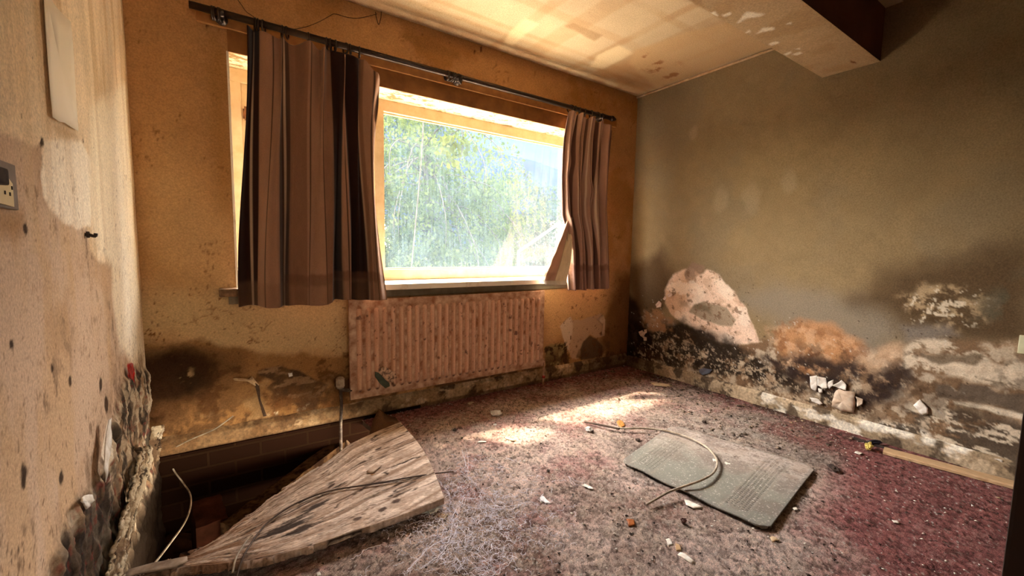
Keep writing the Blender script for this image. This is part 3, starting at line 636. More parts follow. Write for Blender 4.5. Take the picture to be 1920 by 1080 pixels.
# ------------------------------------------------------------------ void under the broken floor
def brick_mat():
    m, t, b, N, L = nodes('damp_dark_brick'); br = N.new('ShaderNodeTexBrick'); tc = N.new('ShaderNodeTexCoord'); mp = N.new('ShaderNodeMapping')
    mp.inputs['Rotation'].default_value = (math.radians(90), 0, 0); L.new(tc.outputs['Object'], mp.inputs[0]); L.new(mp.outputs[0], br.inputs[0])
    br.inputs['Scale'].default_value = 1; br.inputs['Brick Width'].default_value = .225; br.inputs['Row Height'].default_value = .075; br.inputs['Mortar Size'].default_value = .006
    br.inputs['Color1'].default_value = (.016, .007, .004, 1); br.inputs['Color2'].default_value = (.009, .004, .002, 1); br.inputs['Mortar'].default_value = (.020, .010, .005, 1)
    L.new(br.outputs[0], b.inputs[0]); b.inputs['Roughness'].default_value = .95; b.inputs['Specular IOR Level'].default_value = 0
    bp = N.new('ShaderNodeBump'); bp.inputs['Distance'].default_value = .01; bp.inputs['Strength'].default_value = .8; bp.invert = True; L.new(br.outputs['Fac'], bp.inputs['Height']); L.new(bp.outputs[0], b.inputs['Normal'])
    return m
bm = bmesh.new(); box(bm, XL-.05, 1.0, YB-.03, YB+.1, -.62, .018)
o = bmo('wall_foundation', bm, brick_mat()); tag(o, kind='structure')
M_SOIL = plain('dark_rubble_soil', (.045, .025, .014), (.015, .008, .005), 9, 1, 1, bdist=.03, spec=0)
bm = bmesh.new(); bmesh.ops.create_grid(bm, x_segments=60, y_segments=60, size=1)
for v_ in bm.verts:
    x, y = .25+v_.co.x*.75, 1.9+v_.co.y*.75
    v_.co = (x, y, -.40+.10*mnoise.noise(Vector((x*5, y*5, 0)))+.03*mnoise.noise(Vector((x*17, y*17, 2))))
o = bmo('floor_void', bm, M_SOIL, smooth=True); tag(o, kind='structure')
bm = bmesh.new()       # side of the floor build-up under the carpet, so the edge has thickness
for i in range(2, len(HOLE)-1):
    a, b = HOLE[i-1], HOLE[i]
    for k in range(1):
        v4 = [bm.verts.new((a[0], a[1], -.002)), bm.verts.new((b[0], b[1], -.002)), bm.verts.new((b[0]+.0, b[1]-.0, -.03)), bm.verts.new((a[0], a[1], -.03))]
        bm.faces.new(v4)
a, b = HOLE[-2], (XL, 1.655)
bm.faces.new([bm.verts.new((a[0], a[1], -.002)), bm.verts.new((b[0], b[1], -.002)), bm.verts.new((b[0], b[1], -.03)), bm.verts.new((a[0], a[1], -.03))])
o = bmo('floor_edge', bm, M_DARKWOOD); tag(o, kind='structure')

# the rest of the building shell, so daylight enters only by the window
M_OUT = plain('pale_render', (.62, .56, .48), (.55, .48, .40), 5, .9, .2)
bm = bmesh.new()
box(bm, -1.5, WX0-.05, YB+.12, 2.90, -.3, 2.7); box(bm, WX1+.05, 4.2, YB+.12, 2.90, -.3, 2.7)
box(bm, WX0-.05, WX1+.05, YB+.12, 2.90, -.3, WZ0-.04); box(bm, WX0-.05, WX1+.05, YB+.12, 2.90, WZ1+.03, 2.7)
box(bm, WX0-.1, WX1+.1, FY+.06, 2.96, WZ0-.05, WZ0, .004)
o = bmo('wall_outside', bm, M_OUT); tag(o, kind='structure')
bm = bmesh.new(); box(bm, -1.4, 4.1, -1.9, 2.88, ZC+.05, ZC+.12); box(bm, -1.4, XL-.12, -1.9, YB+.1, -.3, ZC+.05); box(bm, XR+.11, 4.1, -1.9, YB+.1, -.3, ZC+.05)
box(bm, XL-.12, XR+.11, -1.9, -1.8, -.3, ZC+.05); box(bm, XL-.12, XR+.11, -1.8, -.42, -.05, -.01); box(bm, XL-.12, 4.1, -1.9, -.3, ZC+.03, ZC+.05)
box(bm, -1.4, XL-.12, YB, YB+.13, -.6, ZC+.05)
o = bmo('wall_shell', bm, M_FRONT); tag(o, kind='structure')

# ------------------------------------------------------------------ outside
def leaf_mat(name, c1, c2, tr=.5, sc=3):
    m = bpy.data.materials.new(name); m.use_nodes = True; t = m.node_tree; N = t.nodes; L = t.links; N.clear()
    out = N.new('ShaderNodeOutputMaterial'); d = N.new('ShaderNodeBsdfDiffuse'); tl = N.new('ShaderNodeBsdfTranslucent'); mx = N.new('ShaderNodeMixShader'); mx.inputs[0].default_value = tr
    n = noise_node(t, sc, 4, .6); r = N.new('ShaderNodeValToRGB'); r.color_ramp.elements[0].position = .35; r.color_ramp.elements[1].position = .65
    r.color_ramp.elements[0].color = (*c2, 1); r.color_ramp.elements[1].color = (*c1, 1)
    L.new(n.outputs[0], r.inputs[0]); L.new(r.outputs[0], d.inputs[0]); L.new(r.outputs[0], tl.inputs[0]); L.new(d.outputs[0], mx.inputs[1]); L.new(tl.outputs[0], mx.inputs[2]); L.new(mx.outputs[0], out.inputs[0]); return m
OD = .075      # outdoor albedo scale: low, so the view does not burn out
def od(*c): return tuple(v*OD for v in c)
M_LEAF = leaf_mat('birch_leaves', od(.80, 1.0, .30), od(.24, .42, .16))
M_LEAF2 = leaf_mat('blue_green_leaves', od(.45, .65, .45), od(.16, .28, .22))
M_LEAF3 = leaf_mat('lime_leaves', od(.75, .85, .15), od(.45, .60, .08))
M_BARK = plain('grey_bark', od(.75, .72, .66), od(.40, .36, .30), 20, .9, .4, spec=0)
rng = np.random.RandomState(3)
def leaves_mesh(name, pts, size, mat, parent=None, aspect=.6, droop=.5):
    n = len(pts); P = np.asarray(pts); s = size*(.6+.8*rng.rand(n))[:, None]
    a = rng.randn(n, 3); a[:, 2] -= droop*1.5; a /= np.linalg.norm(a, axis=1)[:, None]
    b = np.cross(a, rng.randn(n, 3)); b /= np.linalg.norm(b, axis=1)[:, None]; c_ = np.cross(a, b)
    v = np.stack([P, P+a*s*.5+b*s*aspect*.5, P+a*s, P+a*s*.5-b*s*aspect*.5+c_*s*.08], 1).reshape(-1, 3)
    me = bpy.data.meshes.new(name); me.vertices.add(n*4); me.vertices.foreach_set('co', v.astype(np.float32).ravel())
    me.loops.add(n*4); me.loops.foreach_set('vertex_index', np.arange(n*4, dtype=np.int32))
    me.polygons.add(n); me.polygons.foreach_set('loop_start', np.arange(0, n*4, 4, dtype=np.int32)); me.update(calc_edges=True)
    return link(name, me, mat, parent)
def cloud(center, rad, n, lump=.35, seed=1, hollow=.45):
    r = np.random.RandomState(seed); d = r.randn(n, 3); d /= np.linalg.norm(d, axis=1)[:, None]
    rr = hollow+(1-hollow)*r.rand(n)**.5
    k = 1+lump*(np.sin(d[:, 0]*5+seed)+np.sin(d[:, 1]*4+2*seed)+np.sin(d[:, 2]*6))*.4
    return np.array(center)+d*np.array(rad)*(rr*k)[:, None]
def garden_tree(name, base, height, crowns, leafsize, mat, label, cat, seed, nbr=14, group=None):
    t = empty(name, base, label, cat, group)
    r = random.Random(seed); bm = bmesh.new(); top = Vector((base[0], base[1], base[2]+height))
    tube(bm, spline([base, (base[0]+.1, base[1], base[2]+height*.5), top], 5), [.09*(1-.07*i) for i in range(11)], 8)
    local(t, bmo('trunk', bm, M_BARK, smooth=True))
    bm = bmesh.new()
    for i in range(nbr):
        c = crowns[i % len(crowns)]; s0 = Vector(base).lerp(top, r.uniform(.45, 1))
        an = r.uniform(0, 6.28); e = Vector(c[0])+Vector((math.cos(an)*c[1][0], math.sin(an)*c[1][1], r.uniform(-.8, .5)*c[1][2]))*.95
        mid = s0.lerp(e, .5)+Vector((0, 0, .35*c[1][2]))
        tube(bm, spline([s0, mid, e, e+Vector((0, 0, -.35*c[1][2]))], 4), [.018-.00125*k for k in range(13)], 5)
    local(t, bmo('branches', bm, M_BARK, smooth=True))
    pts = np.concatenate([cloud(c[0], c[1], c[2], seed=seed+k) for k, c in enumerate(crowns)])
    local(t, leaves_mesh('foliage', pts, leafsize, mat)); return t
bm = bmesh.new(); box(bm, -40, 60, 2.94, 5.2, -.36, -.30); o = bmo('ground_patio', bm, plain('pale_paving', (.46, .42, .36), (.38, .34, .30), 2, .9, .1)); tag(o, kind='structure')
bm = bmesh.new(); bmesh.ops.create_grid(bm, x_segments=40, y_segments=40, size=1)
for v_ in bm.verts: v_.co = (v_.co.x*70, 75+v_.co.y*70, -.31+.12*mnoise.noise(v_.co*9))
o = bmo('ground_lawn', bm, leaf_mat('rough_grass', od(.14, .20, .08), od(.08, .12, .05), 0, .8)); tag(o, kind='structure')
# near wooded hill, and a taller far one added to hide the bright sky
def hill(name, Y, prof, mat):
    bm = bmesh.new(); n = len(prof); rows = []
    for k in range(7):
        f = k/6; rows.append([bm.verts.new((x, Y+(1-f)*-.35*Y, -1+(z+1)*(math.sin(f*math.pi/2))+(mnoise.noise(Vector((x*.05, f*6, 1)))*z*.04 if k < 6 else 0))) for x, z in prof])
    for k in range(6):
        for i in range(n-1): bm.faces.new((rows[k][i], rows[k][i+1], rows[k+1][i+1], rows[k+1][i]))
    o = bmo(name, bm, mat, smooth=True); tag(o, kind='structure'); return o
hp = []
for x, y in ((640, 90), (700, 100), (800, 120), (900, 190), (960, 208), (1000, 225), (1060, 235), (1150, 260), (1240, 300)):
    p = aY(120, x, y); hp.append((p[0], p[2]))
hill('hill_backdrop', 120, hp, plain('sky_blue_cover', od(.34, .52, .88), od(.30, .46, .80), .05, 1, 0, spec=0))  # pale haze blue, standing in for the visible sky
hp = []
for x, y in ((640, 200), (760, 220), (860, 270), (930, 290), (960, 294), (990, 302), (1020, 315), (1060, 330), (1150, 345), (1240, 360)):
    p = aY(70, x, y); hp.append((p[0], p[2]))
hill('hill_backdrop', 70, hp, plain('wooded_violet_hillside', od(.17, .26, .50), od(.13, .20, .40), .12, 1, 0, spec=0))

C1 = [((3.1, 7.6, 2.2), (1.7, 1.1, 1.7), 9000), ((4.4, 7.9, 1.5), (1.4, 1.0, 1.3), 6500), ((1.9, 7.4, 1.4), (1.3, .9, 1.3), 5000), ((2.6, 7.2, .6), (1.8, .8, .9), 6000), ((4.9, 8.0, .6), (1.2, .8, .8), 3500)]
garden_tree('weeping_birch', (3.2, 7.8, -.3), 3.4, C1, .075, M_LEAF, 'large pale green weeping tree filling the view outside the window', 'tree', 4, 60)
C2 = [((1.0, 10.5, 2.8), (2.6, 1.3, 2.6), 6000), ((-.8, 9.5, 1.8), (1.8, 1.2, 2.4), 4000), ((3.4, 11.5, 3.8), (2.4, 1.3, 1.9), 5000)]
garden_tree('garden_tree', (1.0, 10.5, -.3), 3.4, C2, .13, M_LEAF2, 'blue-green tree behind the weeping tree, at the left of the window view', 'tree', 5, 16)
C3 = [((9.2, 13.5, 2.2), (2.0, 1.3, 2.0), 4500), ((7.4, 12.6, 1.4), (1.7, 1.2, 1.7), 4000), ((11.6, 14, 1.6), (2.2, 1.3, 2.0), 4000)]
garden_tree('garden_tree', (9.0, 13.5, -.3), 3.0, C3, .13, M_LEAF2, 'dark blue-green bushy tree at the right of the window view', 'tree', 6, 16)
C4 = [((1.62, 4.0, 1.70), (.17, .10, .10), 60), ((1.80, 4.05, 1.72), (.14, .10, .07), 40), ((1.68, 4.0, 1.55), (.12, .08, .10), 30)]
C4 = [(tuple(aY(4.6, 868, 268)), (.20, .12, .10), 70), (tuple(aY(4.6, 845, 290)), (.12, .10, .12), 40), (tuple(aY(4.6, 835, 262)), (.10, .1, .07), 25)]
tw = empty('climbing_branch', tuple(aY(4.6, 860, 200)), 'thin branch of bright lime leaves hanging close outside the pane', 'branch')
bm = bmesh.new(); tube(bm, spline([aY(4.6, 800, 140)*[1, 1, 0]+[-.3, 0, -.31], aY(4.6, 790, 300), aY(4.6, 800, 140), aY(4.6, 850, 190), aY(4.6, 868, 260), aY(4.6, 862, 300)], 6), .008, 6); local(tw, bmo('stem', bm, M_BARK, smooth=True))
local(tw, leaves_mesh('foliage', np.concatenate([cloud(c[0], c[1], c[2], seed=11+k, hollow=.1) for k, c in enumerate(C4)]), .07, M_LEAF3, aspect=.8))
# neighbour's low house, sloping pale rail and yellow flowers at the right of the view
hs = empty('distant_house', (17.5, 24, -.3), 'low distant house with a red tiled roof beyond the trees', 'house')
a = aY(24, 985, 420); b = aY(24, 1080, 420)
bm = bmesh.new(); box(bm, a[0], b[0]+3, 24, 27, -.3, a[2]-.1); local(hs, bmo('wall', bm, plain('pale_house_wall', od(.55, .50, .46), od(.45, .42, .38), 2)))
bm = bmesh.new(); v8 = [bm.verts.new(p) for p in ((a[0]-.3, 23.7, a[2]-.15), (b[0]+3.3, 23.7, a[2]-.15), (b[0]+3.3, 25.5, a[2]+.5), (a[0]-.3, 25.5, a[2]+.5), (b[0]+3.3, 27.3, a[2]-.15), (a[0]-.3, 27.3, a[2]-.15))]
for f in ((0, 1, 2, 3), (3, 2, 4, 5), (0, 3, 5), (1, 4, 2)): bm.faces.new([v8[i] for i in f])
local(hs, bmo('roof', bm, plain('red_roof_tiles', od(.75, .30, .22), od(.55, .22, .15), 6)))
bm = bmesh.new(); tube(bm, [aY(6.5, 972, 472), aY(6.5, 1050, 418)], .03, 8); tube(bm, [aY(6.5, 972, 472), aY(6.5, 972, 472)*[1, 1, 0]+[0, 0, -.3]], .025, 8); tube(bm, [aY(6.5, 1050, 418), aY(6.5, 1050, 418)*[1, 1, 0]+[0, 0, -.3]], .025, 8)
o = bmo('handrail', bm, plain('white_rail_paint', od(1.3, 1.3, 1.4), od(1.1, 1.1, 1.2), 9), smooth=True); tag(o, 'pale sloping handrail outside near the lower right of the pane', 'handrail')
fl = empty('flower_clump', tuple(aY(5.8, 1005, 500)), 'clump of yellow flowers low outside near the sloping rail', 'flowers')
M_PETAL = leaf_mat('yellow_petals', od(2.6, 2.1, .3), od(2.2, 1.6, .2), .3)
for x, y, r_, n_, sd_ in ((1022, 466, (.18, .12, .04), 60, 31), (985, 470, (.07, .1, .04), 20, 32)):
    tag(local(fl, leaves_mesh('flowers', cloud(tuple(aY(5.8, x, y)), r_, n_, seed=sd_, hollow=.1), .06, M_PETAL)), kind='stuff')
local(fl, leaves_mesh('foliage', cloud(tuple(aY(5.8, 1010, 492)), (.33, .16, .14), 700, seed=33, hollow=.1), .06, M_LEAF2))

# ------------------------------------------------------------------ curtain pole, brackets, rings
RY, RZ, RR = 2.452, 2.087, .0160
pole = empty('curtain_pole', (1.26, RY, RZ), 'long black metal curtain pole above the window', 'curtain pole')
bm = bmesh.new(); tube(bm, [(-.098, RY, RZ), (2.58, RY, RZ)], RR, 20); local(pole, bmo('rod', bm, M_ROD, smooth=True))
bm = bmesh.new(); lathe(bm, [(0, .012), (.01, .017), (.014, .017), (.018, .011), (.028, .011), (.034, .019), (.046, .022), (.058, .018), (.064, .010), (.070, .013), (.077, .012), (.082, .004)], (1, 0, 0), (2.56, RY, RZ)); local(pole, bmo('finial', bm, M_ROD, smooth=True))
for x in (.07-.05, 1.245, 2.50):
    bm = bmesh.new(); lathe(bm, [(0, .026), (.008, .026), (.012, .016), (.05, .010), (.06, .011)], (0, -1, 0), (x, YB-.021, RZ-.006)); 
    tube(bm, [(x-.012, RY, RZ-.001), (x+.012, RY, RZ-.001)], .0185, 16); local(pole, bmo('bracket', bm, M_ROD, smooth=True))
def ring_mesh():
    bm = bmesh.new(); n, k = 24, 8
    V = [[bm.verts.new(((.0035*math.sin(j*2*math.pi/k)), (.021+.0035*math.cos(j*2*math.pi/k))*math.cos(i*2*math.pi/n), (.021+.0035*math.cos(j*2*math.pi/k))*math.sin(i*2*math.pi/n))) for j in range(k)] for i in range(n)]
    for i in range(n):
        for j in range(k): bm.faces.new((V[i][j], V[(i+1) % n][j], V[(i+1) % n][(j+1) % k], V[i][(j+1) % k]))
    me = bpy.data.meshes.new('curtain_ring'); bm.to_mesh(me); bm.free(); me.materials.append(M_ROD)
    for p in me.polygons: p.use_smooth = True
    return me
RING = ring_mesh()
ORD = ('first', 'second', 'third', 'fourth', 'fifth', 'sixth', 'seventh'); NUM = {2: 'two', 3: 'three', 4: 'four', 5: 'five', 6: 'six', 7: 'seven'}
def rings(pxs, label, group, tilt=.25):
    for i, (x, y) in enumerate(pxs):
        p = aY(RY, x, y); o = bpy.data.objects.new('curtain_ring', RING); COL.objects.link(o)
        o.scale = (1.25,)*3; o.location = (p[0], RY, RZ-.0255+RR-.001); o.rotation_euler = (0, 0, random.uniform(-tilt, tilt)*1.6); 
        k = len(pxs); tag(o, (('leftmost' if i == 0 else 'rightmost' if i == k-1 else ORD[i])+' of the '+NUM[k]+' '+label) if k > 1 else label, 'curtain ring', group)
rings([(398, 20), (403, 22), (408, 24), (413, 25)], 'black curtain rings bunched against the left bracket', 'rings bunched at the left bracket')
rings([(478, 45), (484, 47), (494, 50)], 'black curtain rings above the left edge of the big curtain', 'rings at the left edge of the big curtain')
rings([(529, 60), (538, 62)], 'black curtain rings over the second pleat of the big curtain', 'rings over the second pleat of the big curtain')
rings([(578, 75)], 'single black curtain ring over the middle of the big brown curtain', None)
rings([(613, 84), (620, 86), (629, 88)], 'black curtain rings over the fourth pleat of the big curtain', 'rings over the fourth pleat of the big curtain')
rings([(648, 93), (657, 96)], 'black curtain rings over the last upright pleat of the big curtain', 'rings over the last upright pleat')
rings([(674, 101)], 'black curtain ring hanging loose above the drooping corner of the big curtain', None)
rings([(838, 145), (843, 147), (848, 148), (853, 150), (858, 151), (863, 152)], 'black curtain rings bunched at the middle of the pole', 'rings bunched mid pole', .5)
rings([(1070, 205), (1078, 207), (1087, 210), (1097, 212), (1108, 214), (1119, 216), (1129, 219)], 'black curtain rings holding the small right-hand curtain', 'rings of the right curtain', .5)

# ------------------------------------------------------------------ curtains
def interp(s, tab): return np.interp(s, [a for a, _ in tab], [b for _, b in tab])
def smooth_interp(s, tab):
    xs = np.array([a for a, _ in tab]); ys = np.array([b for _, b in tab]); i = np.clip(np.searchsorted(xs, s, side='right')-1, 0, len(xs)-2)
    t = (s-xs[i])/(xs[i+1]-xs[i]); t = t*t*(3-2*t); return ys[i]*(1-t)+ys[i+1]*t
def cloth_mesh(name, place, painter, ns=420, nt=200):
    return grid_mesh(name, np.linspace(0, 1, ns), np.linspace(0, 1, nt), place, painter)
FOLD_L = [(0, -.2), (.05, -1), (.11, -.3), (.17, 1), (.22, .5), (.265, -1.1), (.33, .2), (.40, .9), (.46, .55), (.52, .95), (.58, .5), (.635, -1.2), (.675, .8), (.71, .5), (.745, -1), (.80, -.45), (.85, -.9), (.90, .4), (.95, 1), (1, .1)]
HLa, HLb = aY(2.402, 450, 577), aY(2.402, 723, 566)
def place_left(s, t, H):
    # t = 0 top, 1 hem
    top_x = smooth_interp(s, [(0, .118), (.25, .27), (.5, .44), (.7, .555), (.85, .63), (1, .735)])
    bot_x = HLa[0]+(HLb[0]-HLa[0])*s
    k = ss(0, 1, t)**.8
    x = top_x*(1-k)+bot_x*k
    x = x-.045*np.clip((s-.8)/.2, 0, 1)*np.sin(np.clip(t*3.2, 0, math.pi))*.9
    zt = smooth_interp(s, [(0, 2.052), (.07, 2.060), (.15, 2.035), (.24, 2.058), (.33, 2.03), (.42, 2.055), (.50, 2.035), (.60, 2.058), (.68, 2.03), (.74, 2.055), (.80, 2.04), (.86, 2.052), (.90, 2.03), (.95, 1.97), (1, 1.90)])
    zb = HLa[2]+.006*np.sin(s*21)+interp(s, [(0, .002), (.45, -.006), (.62, .010), (.8, .012), (1, -.004)])
    z = zt*(1-t)+zb*t
    A = .012+.030*ss(.0, .9, t)
    f = smooth_interp(s, FOLD_L)
    # pinch pleats near the heading
    pin = np.cos((s*7.6)*2*math.pi)*.026*(1-ss(.0, .34, t))
    fine = .006*np.sin(s*61+3*t)*(1-ss(0, .4, t))
    flop = np.clip((s-.86)/.14, 0, 1)*(1-ss(0, .30, t))
    y = 2.448-.050*ss(.15, .75, t)-A*f-pin-fine-.045*flop+.02*flop*np.sin(s*90+t*20)+H
    return np.stack([x+.006*np.sin(s*40+t*5), y, z], 1)
def paint_cl(c):
    s, t = c.U, c.V
    tan = np.array((.315, .175, .108)); dark = np.array((.028, .010, .006)); mid = np.array((.12, .05, .026)); lt = np.array((.50, .36, .25))
    c.C[:] = tan; c.mul(.85+.3*fbm(s, t, 6, 51)); e = .003
    def band(a, b, col, k=1): c.paint(col, k*ss(a-e, a+e, s)*(1-ss(b-e, b+e, s)))
    band(-1, .105, dark); band(.067, .079, lt, .8); band(.155, .160, dark)  # cloth stripes, widened and darkened with the shade of the folds
    band(.235, .31, dark, .8); band(.272, .287, lt); band(.31, .335, mid, .5)
    band(.418, .424, dark, .9); band(.538, .544, dark, .9); band(.335, .405, mid, .55); band(.545, .60, mid, .45); band(.88, .90, mid, .5); band(.60, .665, dark); band(.700, .708, dark)
    band(.73, .872, dark*.8); band(.868, .876, lt, .7); band(.938, .945, dark, .9)
    # tide mark above the hem
    n = fbm(s*4, t*2, 5, 77)
    c.paint((.13, .055, .03), .55*ss(.875, .885, t+.03*(n-.5))*(1-ss(.915, .93, t+.03*(n-.5)))*ss(.26, .3, s)); c.paint((.20, .11, .06), .35*ss(.90, .92, t))
    c.mul(.93+.14*fbm(s*3, t, 30, 79, 3))
cl = tag(link('curtain', cloth_mesh('curtain', place_left, paint_cl), M_CLOTH), 'large brown striped curtain with a water-stained hem at the left of the window', 'curtain')
so_ = cl.modifiers.new('thick', 'SOLIDIFY'); so_.thickness = .0016

cr_e = empty('curtain', (2.36, 2.45, 2.04), 'small pinkish-brown striped curtain bunched at the right end of the pole', 'curtain')
FOLD_R = [(0, .3), (.04, -.8), (.10, 1), (.16, .2), (.20, -1), (.27, 1), (.34, -.6), (.38, .5), (.43, -1.1), (.50, .8), (.56, .5), (.61, -1), (.67, 1), (.74, .1), (.79, -1), (.86, .9), (.93, .3), (1, -.6)]
def place_rc(s, t, H):
    L = [(215, 1062), (260, 1054), (330, 1047), (400, 1048), (430, 1056), (470, 1060), (541, 1060)]
    yp = 215+t*(541-215)
    xl = np.interp(yp, [a for a, _ in L], [aY(2.44, b, a)[0] for a, b in L])
    xr = np.interp(t, [0, .1, .5, 1], [2.600, 2.585, 2.565, 2.618])
    x = xl+(xr-xl)*(s+.022*np.sin(s*23+t*4)*np.sin(t*3.1))
    zt = smooth_interp(s, [(0, 2.03), (.08, 2.055), (.18, 2.03), (.28, 2.055), (.4, 2.025), (.52, 2.05), (.64, 2.02), (.76, 2.045), (.88, 2.015), (.96, 2.03), (1, 1.99)])
    z = zt*(1-t)+(.722+.004*np.sin(s*30))*t
    f = smooth_interp(s+.012*np.sin(t*9), FOLD_R)
    A = .027+.006*t
    kn = np.exp(-((t-.27)/.05)**2)*np.exp(-((s-.18)/.06)**2)+np.exp(-((t-.42)/.05)**2)*np.exp(-((s-.55)/.06)**2)+np.exp(-((t-.60)/.05)**2)*np.exp(-((s-.10)/.06)**2)
    y = 2.430-.022*t-A*f-.022*kn-.010*np.sin(s*44+6*t)*(1-ss(0, .3, t))+H
    return np.stack([x, y, z], 1)
def paint_cr(c):
    s, t = c.U, c.V
    c.C[:] = (.50, .325, .255); c.mul(.85+.3*fbm(s, t, 6, 51)); e = .004
    def band(a, b, col, k=1): c.paint(col, k*ss(a-e, a+e, s)*(1-ss(b-e, b+e, s)))
    dk = (.10, .045, .035); lt = (.72, .60, .50)
    band(-.1, .05, (.30, .19, .16)); band(.12, .13, dk); band(.195, .235, dk, .85); band(.27, .285, lt); band(.335, .345, dk); band(.42, .455, dk, .8); band(.475, .485, lt)
    band(.52, .53, dk); band(.60, .65, dk, .9); band(.665, .70, lt, .9); band(.705, .715, dk); band(.78, .80, dk, .8); band(.87, .88, dk); band(.95, 1.1, (.22, .12, .09))
    n = fbm(s*4, t*2, 5, 87)
    c.paint((.26, .13, .10), .5*ss(.845, .86, t+.04*(n-.5))); c.paint((.17, .08, .06), .4*ss(.845, .86, t+.04*(n-.5))*(1-ss(.88, .89, t+.04*(n-.5))))
me = cloth_mesh('curtain_cloth', place_rc, paint_cr, 380, 170); o = local(cr_e, link('curtain_cloth', me, M_CLOTH)); o.modifiers.new('thick', 'SOLIDIFY').thickness = .0015
# the turned-back corner lying on the sill, pale lining outwards
def place_flap(s, t, H):
    yp = 408+t*(534-408)
    lx = np.interp(yp, [408, 440, 490, 525, 534], [1066, 1054, 1033, 1019, 1024]); rx = np.interp(yp, [408, 440, 490, 525, 534], [1072, 1074, 1070, 1062, 1062])
    xx = lx+(rx-lx)*s
    d = [CF[k]+((xx-960)/FPX)*CR[k]-((yp-540)/FPX)*CU[k] for k in range(3)]
    Y = 2.405-.012*np.sin(s*8.0+.6)-.015*t+.004*np.sin(t*30+s*9)*t
    return np.stack([d[0]*Y/d[1], Y+.012*(s < .02), CAMH+d[2]*Y/d[1]], 1)
def paint_flap(c):
    s, t = c.U, c.V
    c.C[:] = (.66, .40, .28); c.paint((.92, .82, .60), ss(.47, .52, s)); c.paint((.55, .45, .28), (1-ss(.01, .03, np.abs(s-.49)))); c.paint((.85, .75, .55), 1-ss(.0, .06, s)); c.paint((.48, .27, .19), .6*ss(.80, .84, t)*(s < .48)); c.paint((.9, .85, .7), ss(.93, .95, t))
    c.mul(.9+.2*fbm(s, t, 12, 99))
me = grid_mesh('turned_corner', np.linspace(0, 1, 60), np.linspace(0, 1, 80), place_flap, paint_flap); o = local(cr_e, link('turned_corner', me, M_CLOTH)); o['label'] = 'turned-back corner showing pale cream lining'; o.modifiers.new('thick', 'SOLIDIFY').thickness = .002

# ------------------------------------------------------------------ radiator
RX0, RX1, RZ0, RZ1, RYF = .558, 1.958, .150, .7265, 2.452
NR = 27
def place_rad(U, V, H):
    p = (U-RX0-.03)/((RX1-RX0-.06))*NR; fr = p-np.floor(p)
    inx = (U > RX0+.03) & (U < RX1-.03)
    end = ss(RZ0+.035, RZ0+.06, V)*(1-ss(RZ1-.075, RZ1-.045, V))
    h = np.where(inx, np.exp(-((fr-.5)/.19)**2), 0)*end*.016
    return np.stack([U, RYF-h+.002-H, V], 1)
def paint_rad(c):
    u, v = c.U, c.V
    c.C[:] = (.66, .38, .245); c.mul(.88+.22*c.n(3, 4))
    p = (u-RX0-.03)/((RX1-RX0-.06))*NR; fr = p-np.floor(p); valley = np.abs(fr-.5)
    runs = c.n(4, 5, su=7, sv=.6)
    inx = (p > 0)*(p < NR)*ss(RZ0+.03, RZ0+.06, v)*(1-ss(RZ1-.07, RZ1-.05, v)); c.paint((.34, .135, .055), inx*.80*ss(.20, .34, valley)); c.paint((.24, .08, .03), inx*.6*ss(.30, .42, valley)*ss(.35, .6, runs))  # rust in the valleys, darkened further for the flutes' missing shade
    c.paint((.40, .18, .08), .5*ss(.55, .70, runs)); c.paint((.40, .19, .085), .45*ss(.30, .0, u-RX0-.05*c.n(3))*ss(.4, .6, c.n(7, 4, sv=.4)))
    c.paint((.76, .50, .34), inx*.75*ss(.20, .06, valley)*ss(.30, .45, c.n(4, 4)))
    c.paint((.09, .028, .012), .8*ss(.73, .77, c.n(30, 4, sv=.8))); c.paint((.14, .04, .015), .8*ss(.76, .80, c.n(60, 3, sv=.6)))
    # rust drips at the feet of the flutes
    foot = np.exp(-((v-(RZ0+.045))/.010)**2)*np.exp(-((fr-.5)/.22)**2); c.paint((.07, .018, .01), 1.0*foot*ss(.35, .5, c.n(4, 3)))
    c.paint((.13, .05, .02), .8*ss(.05, .0, v-RZ0)*ss(.4, .55, c.n(14, 5)))
    c.paint((.17, .06, .03), .9*ss(.012, .0, u-RX0)); c.paint((.10, .03, .02), .85*ss(.012, .0, RX1-u)); c.paint((.30, .12, .06), .8*ss(.06, .02, RX1-u)*ss(.4, .6, runs))
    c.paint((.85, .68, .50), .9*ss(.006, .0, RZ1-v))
rad = empty('radiator', (1.26, 2.49, .03), 'long rust-stained ribbed panel radiator on the wall under the window', 'radiator')
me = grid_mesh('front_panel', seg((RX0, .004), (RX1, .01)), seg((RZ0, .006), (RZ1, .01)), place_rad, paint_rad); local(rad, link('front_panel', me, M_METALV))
M_RUST = plain('rusty_cream_enamel', (.62, .42, .28), (.25, .10, .04), 18, .5, .3)
bm = bmesh.new(); box(bm, RX0, RX1, RYF+.001, RYF+.022, RZ0, RZ1+.001, .004); local(rad, bmo('panel_back', bm, M_RUST))
for x in (RX0+.2, RX1-.2):
    bm = bmesh.new(); box(bm, x, x+.03, RYF+.02, YB-.001, RZ0+.05, RZ1-.08, .002); local(rad, bmo('wall_bracket', bm, M_RUST))
